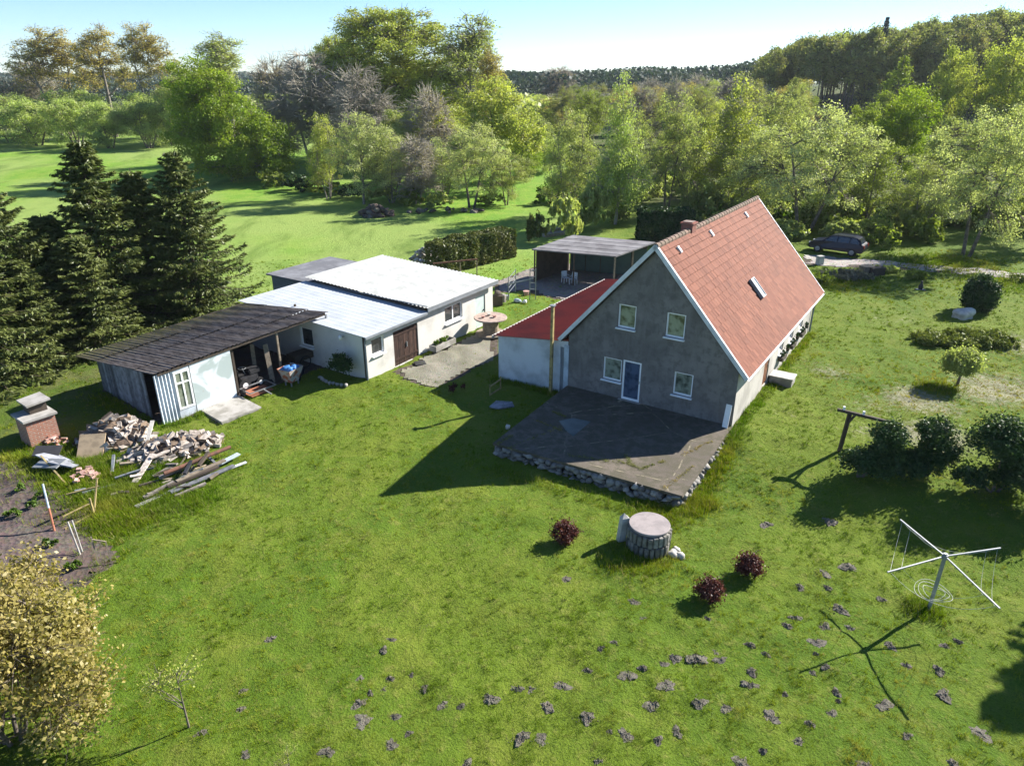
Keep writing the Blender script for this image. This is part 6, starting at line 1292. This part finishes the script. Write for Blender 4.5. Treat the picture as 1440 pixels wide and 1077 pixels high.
# beech wood on the hill
rt = random.Random(44); US = [1040, 1064, 1076, 1110, 1150, 1200, 1250, 1300, 1350, 1440, 1560]; VS = [112, 92, 72, 56, 48, 46, 36, 27, 17, 9, 0]
for k in range(150):
    u = rt.uniform(1066, 1520); Y_ = 205 + 95 * rt.random() ** 1.3 + max(0, (1100 - u)) * .6; vt = float(np.interp(u, US, VS)) + rt.uniform(-2, 16) * (1 if k % 3 else .3)
    place_tree('beech_c' if rt.random() < (.75 if u > 1240 else .03) else ('beech_a' if k % 2 else 'beech_b'), u, Y_, vt + rt.uniform(-3, 5), rt.uniform(34, 58), 'beech' if rt.random() < .8 else 'olive', 'tall young-leaved tree with bare trunk in the wood on the hill', 'tree', 'trees of the hill wood', name='beech_tree')
place_tree('spruce_b', 1229, 255, 21, 26, 'far', 'lone dark conifer sticking out above the hill wood', name='conifer_tree')
for k in range(48):
    u = 745 + 400 * rt.random() ** (1 if k < 30 else 2); Y_ = rt.uniform(125, 260); vt = rt.uniform(110, 128) - (6 if u > 900 else 0)
    if u < 800: vt += 35 * (1 - (u - 745) / 55)
    place_tree(rt.choice(['airy_a', 'airy_c', 'round_b', 'airy_b', 'bare_b']), u, Y_, vt, rt.uniform(45, 75), rt.choice(['olive', 'mid', 'brown', 'beech']), 'small distant tree in the woods between the house and the far barns', 'tree', 'distant trees toward the barns')
# spruces
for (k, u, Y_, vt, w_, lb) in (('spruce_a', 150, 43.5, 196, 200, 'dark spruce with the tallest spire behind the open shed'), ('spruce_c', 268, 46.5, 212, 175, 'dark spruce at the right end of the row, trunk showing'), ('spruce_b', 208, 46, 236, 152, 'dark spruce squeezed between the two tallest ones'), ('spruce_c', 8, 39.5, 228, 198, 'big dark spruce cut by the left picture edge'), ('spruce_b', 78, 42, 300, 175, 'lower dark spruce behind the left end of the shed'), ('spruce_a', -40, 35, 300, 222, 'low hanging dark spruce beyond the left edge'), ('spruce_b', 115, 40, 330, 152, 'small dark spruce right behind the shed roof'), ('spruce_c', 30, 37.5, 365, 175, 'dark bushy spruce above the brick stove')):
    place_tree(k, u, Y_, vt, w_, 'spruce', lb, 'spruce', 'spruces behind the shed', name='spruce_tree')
# undergrowth
UB = []
for k in range(4): UB.append(bush_mesh(dome(1.7, 3.6, 6, 50 + k, .0) + [(0, 0, .5, 1.6, 1.5, .5)], 2400, (.24, .15), 70 + k, L['mid'], .3))
def under(u, v, w_, h_, mt, label, grp, z=0):
    p = P(u, v); dep = p[1] * cP + 15 * sP; t = thing('undergrowth_bush', label, 'bush', p, random.random() * 6.28, grp); s_ = w_ / FPX * dep / 3.6; t.scale = (s_, s_, h_ / FPX * dep / 1.75)
    o = link('foliage', UB[rl.randrange(4)], t); o.material_slots[0].link = 'OBJECT'; o.material_slots[0].material = L[mt]
    return t
for k, (u, v, w_, h_, mt) in enumerate(((385, 262, 60, 22, 'mid'), (420, 268, 60, 24, 'dark'), (455, 275, 60, 22, 'mid'), (495, 279, 55, 20, 'dark'), (535, 283, 60, 22, 'olive'), (575, 287, 60, 24, 'mid'), (615, 290, 55, 18, 'olive'), (690, 288, 50, 16, 'mid'), (345, 252, 60, 20, 'mid'), (312, 246, 40, 20, 'brown'))):
    under(u, v, w_, h_, mt, 'low leafy bush at the foot of the tree row beyond the meadow', 'bushes under the left tree row')
under(795, 338, 62, 62, 'olive', 'rounded olive bush behind the left end of the carport', 'bushes behind the carport'); under(752, 340, 40, 42, 'thuja', 'dark upright bush between hedge and carport', 'bushes behind the carport'); under(832, 322, 60, 60, 'olive', 'tall olive bush behind the middle of the carport', 'bushes behind the carport'); under(870, 312, 40, 25, 'mid', 'low bush behind the right end of the carport', 'bushes behind the carport')
for k in range(34):
    u = 985 + k * 14.5 + rl.uniform(-8, 8); v = 348 - rl.random() * 42 - (12 if u < 1120 else 0)
    if u > 1330 and v > 335: v -= 22
    under(u, v, rl.uniform(45, 85), rl.uniform(26, 52), rl.choice(['mid', 'olive', 'olive', 'weed', 'spring', 'mid']), 'leafy bush in the undergrowth of the wood behind the house', 'bushes in the right-hand wood')
for k in range(16):
    u = 770 + k * 16; v = 292 - rl.random() * 30; under(u, v, rl.uniform(40, 60), rl.uniform(18, 34), rl.choice(['mid', 'olive', 'weed']), 'leafy bush in the undergrowth beyond the carport', 'bushes beyond the carport')
# foreground: golden shrub, saplings, tree whose shadow falls in from the right
gs = make_tree(dome(4.2, 5.2, 9, 91, .10), 95, n_clump=380, n_leaf=120, leaf=(.10, .058), rc=.36, trunk_r=.07, stems=5, n_limb=16, twigs=6, twig_r=.006, shell=.45)
x, y = -12.3, 12.6; t = thing('golden_shrub', 'large golden-leaved shrub filling the lower left corner', 'shrub', (x, y, gz(x, y)), .4); t.scale = (1.12, 1.12, 1.14); link('trunk', gs[0], t); o = link('crown', gs[1], t); o.material_slots[0].link = 'OBJECT'; o.material_slots[0].material = L['copper']
x, y = -14.6, 15.6; t = thing('golden_shrub', 'smaller golden-leaved shrub at the left edge below the vegetable bed', 'shrub', (x, y, gz(x, y)), 2.1); t.scale = (.72, .72, .62); link('trunk', gs[0], t); o = link('crown', gs[1], t); o.material_slots[0].link = 'OBJECT'; o.material_slots[0].material = L['copper']
sp = make_tree([(-.25, .1, 1.5, .55, .4, .35), (.25, 0, 1.75, .35, .35, .4), (-.6, .2, 1.3, .35, .3, .25)], 93, n_clump=30, n_leaf=16, leaf=(.07, .042), rc=.22, trunk_r=.035, n_limb=7, twigs=3, twig_r=.003, bark='bark', top=.8)
p = P(266, 1022); t = thing('sapling', 'thin young tree with a few pale leaves in the foreground lawn', 'sapling', p, .3); link('trunk', sp[0], t); o = link('crown', sp[1], t); o.material_slots[0].link = 'OBJECT'; o.material_slots[0].material = L['spring']
p = P(409, 1085); t = thing('sapling', 'very small sapling cut by the bottom edge of the picture', 'sapling', p, 1.3); t.scale = (.45, .45, .35); link('trunk', sp[0], t); o = link('crown', sp[1], t); o.material_slots[0].link = 'OBJECT'; o.material_slots[0].material = L['spring']
t = thing('spruce_tree', 'spruce standing just outside the right edge', 'spruce', (23.6, 20.0, -.5), 1); t.scale = (.85, .85, .70); link('trunk', KIND['spruce_b'][0], t); link('crown', KIND['spruce_b'][1], t)
# ---------------------------------------------------------------- far distance
def far_wood(name, n, xr, yr, hfun, card, seed, mat):
    rng = np.random.default_rng(seed); x = rng.uniform(*xr, n); y = rng.uniform(*yr, n); hh = hfun(x, y) * (.84 + .30 * vnoise(x / 22, y / 22, seed)); z = hh * rng.random(n) ** .45
    C = np.stack([x, y, z + terrain(x, y, False)], 1); O = np.stack([np.zeros(n), -np.ones(n) * .5, np.ones(n) * .6], 1); v, f = cards(C, O, card, card * .8, rng)
    t_ = np.clip(vnoise(x / 9, y / 20, seed + 1) * .8 + rng.normal(size=n) * .15, 0, 1); tag(link(name, mesh_np(name, v, f, mat, np.repeat(t_, 4))), kind='stuff')
far_wood('far_wood', 75000, (-1100, 1200), (820, 1060), lambda x, y: 14.5 + 3 * sstep((x + 100) / 500) + 0 * y, 2.6, 3, L['far'])
far_wood('distant_wood', 16000, (-20, 135), (320, 470), lambda x, y: 14.5 + 3.5 * sstep((x - 20) / 120), 1.7, 4, L['far'])
far_wood('distant_grove', 16000, (-330, -95), (330, 400), lambda x, y: 11.0 + 0 * x, 1.5, 5, L['far'])
far_wood('meadow_wood', 9000, (-75, 10), (175, 240), lambda x, y: 9.0 + 0 * x, 1.2, 6, L['olive'])
def barn(u, v, Y_, w_, dpt, h, rh, rz, wm, rm, label):
    x = ground_x(u, Y_); t = thing('barn', label, 'barn', (x, Y_, gz(x, Y_)), rz); b = MB(); b.b2((-w_ / 2, -dpt / 2, -.5), (w_ / 2, dpt / 2, h)); b.add([(-w_ / 2, -dpt / 2, h), (-w_ / 2, dpt / 2, h), (-w_ / 2, 0, h + rh - .1), (w_ / 2, -dpt / 2, h), (w_ / 2, dpt / 2, h), (w_ / 2, 0, h + rh - .1)], [(0, 1, 2), (3, 5, 4)]); b.build('wall', M[wm], t)
    b = MB(); e = w_ / 2 + .4
    for s_ in (-1, 1): b.add([(-e, s_ * (dpt / 2 + .4), h - .1), (e, s_ * (dpt / 2 + .4), h - .1), (e, 0, h + rh), (-e, 0, h + rh)], [(0, 1, 2, 3)])
    b.build('roof', M[rm], t); b = MB(); b.b2((-1.6, -dpt / 2 - .04, 0), (1.6, -dpt / 2 - .003, min(3.4, h - .3))); b.build('door', M['brown_door'], t)
barn(832, 137, 330, 17, 12, 3.2, 3.4, .35, 'cream', 'white_sheet', 'distant barn with pale roof beyond the drooping birch'); barn(775, 150, 260, 9, 7, 2.6, 3.0, .5, 'rubble', 'tile', 'small distant brick cottage in the gap between the trees'); barn(900, 128, 350, 22, 12, 3.5, 3.4, -.2, 'cream', 'zinc_sheet', 'distant grey-roofed barn half hidden by trees')

# air: far things fade
b = MB(); b.b2((-1500, -80, -6), (1600, 1500, 70)); hz = b.build('haze', [], None); s_ = NT('hazy_air'); pv = s_.n('ShaderNodeVolumePrincipled'); pv.inputs['Color'].default_value = (.86, .92, 1, 1); pv.inputs['Density'].default_value = .00010; pv.inputs['Anisotropy'].default_value = .2; s_.t.links.new(pv.outputs[0], s_.out.inputs['Volume']); hz.data.materials.append(s_.m); tag(hz, kind='stuff')
# ================================================================== light, sky, camera
SAZ, SEL = math.atan2(.854, .52), R(32)
sv = Vector((math.sin(SAZ) * math.cos(SEL), math.cos(SAZ) * math.cos(SEL), math.sin(SEL)))
sun = bpy.data.lights.new('sun', 'SUN'); sun.energy = 5.0; sun.angle = R(.5); sun.color = (1, .945, .86); so_ = bpy.data.objects.new('sun', sun); COL.objects.link(so_); so_.rotation_euler = sv.to_track_quat('Z', 'Y').to_euler(); so_.location = sv * 100
w_ = bpy.data.worlds.new('World'); SC.world = w_; w_.use_nodes = True; nt = w_.node_tree; sky = nt.nodes.new('ShaderNodeTexSky'); sky.sky_type = 'NISHITA'; sky.sun_disc = False; sky.sun_elevation = SEL; sky.sun_rotation = SAZ; sky.altitude = 50; sky.air_density = .8; sky.dust_density = 0; sky.ozone_density = 6.0
bg = nt.nodes['Background']; nt.links.new(sky.outputs[0], bg.inputs[0]); bg.inputs[1].default_value = .071
cam = bpy.data.cameras.new('camera'); cam.sensor_fit = 'HORIZONTAL'; cam.sensor_width = 36; cam.lens = 36 * FPX / 1440; cam.clip_end = 6000; cam.clip_start = .2
co_ = bpy.data.objects.new('camera', cam); COL.objects.link(co_); co_.location = (0, 0, CAMH); co_.rotation_euler = (math.pi / 2 - PITCH, 0, 0); SC.camera = co_
SC.view_settings.view_transform = 'Standard'; SC.view_settings.look = 'None'; SC.view_settings.exposure = 1.44; SC.view_settings.gamma = 1
SC.cycles.max_bounces = 8; SC.cycles.diffuse_bounces = 4; SC.cycles.glossy_bounces = 2; SC.cycles.transmission_bounces = 6; SC.cycles.use_denoising = True; SC.cycles.denoising_prefilter = 'ACCURATE'; SC.cycles.denoising_input_passes = 'RGB_ALBEDO_NORMAL'
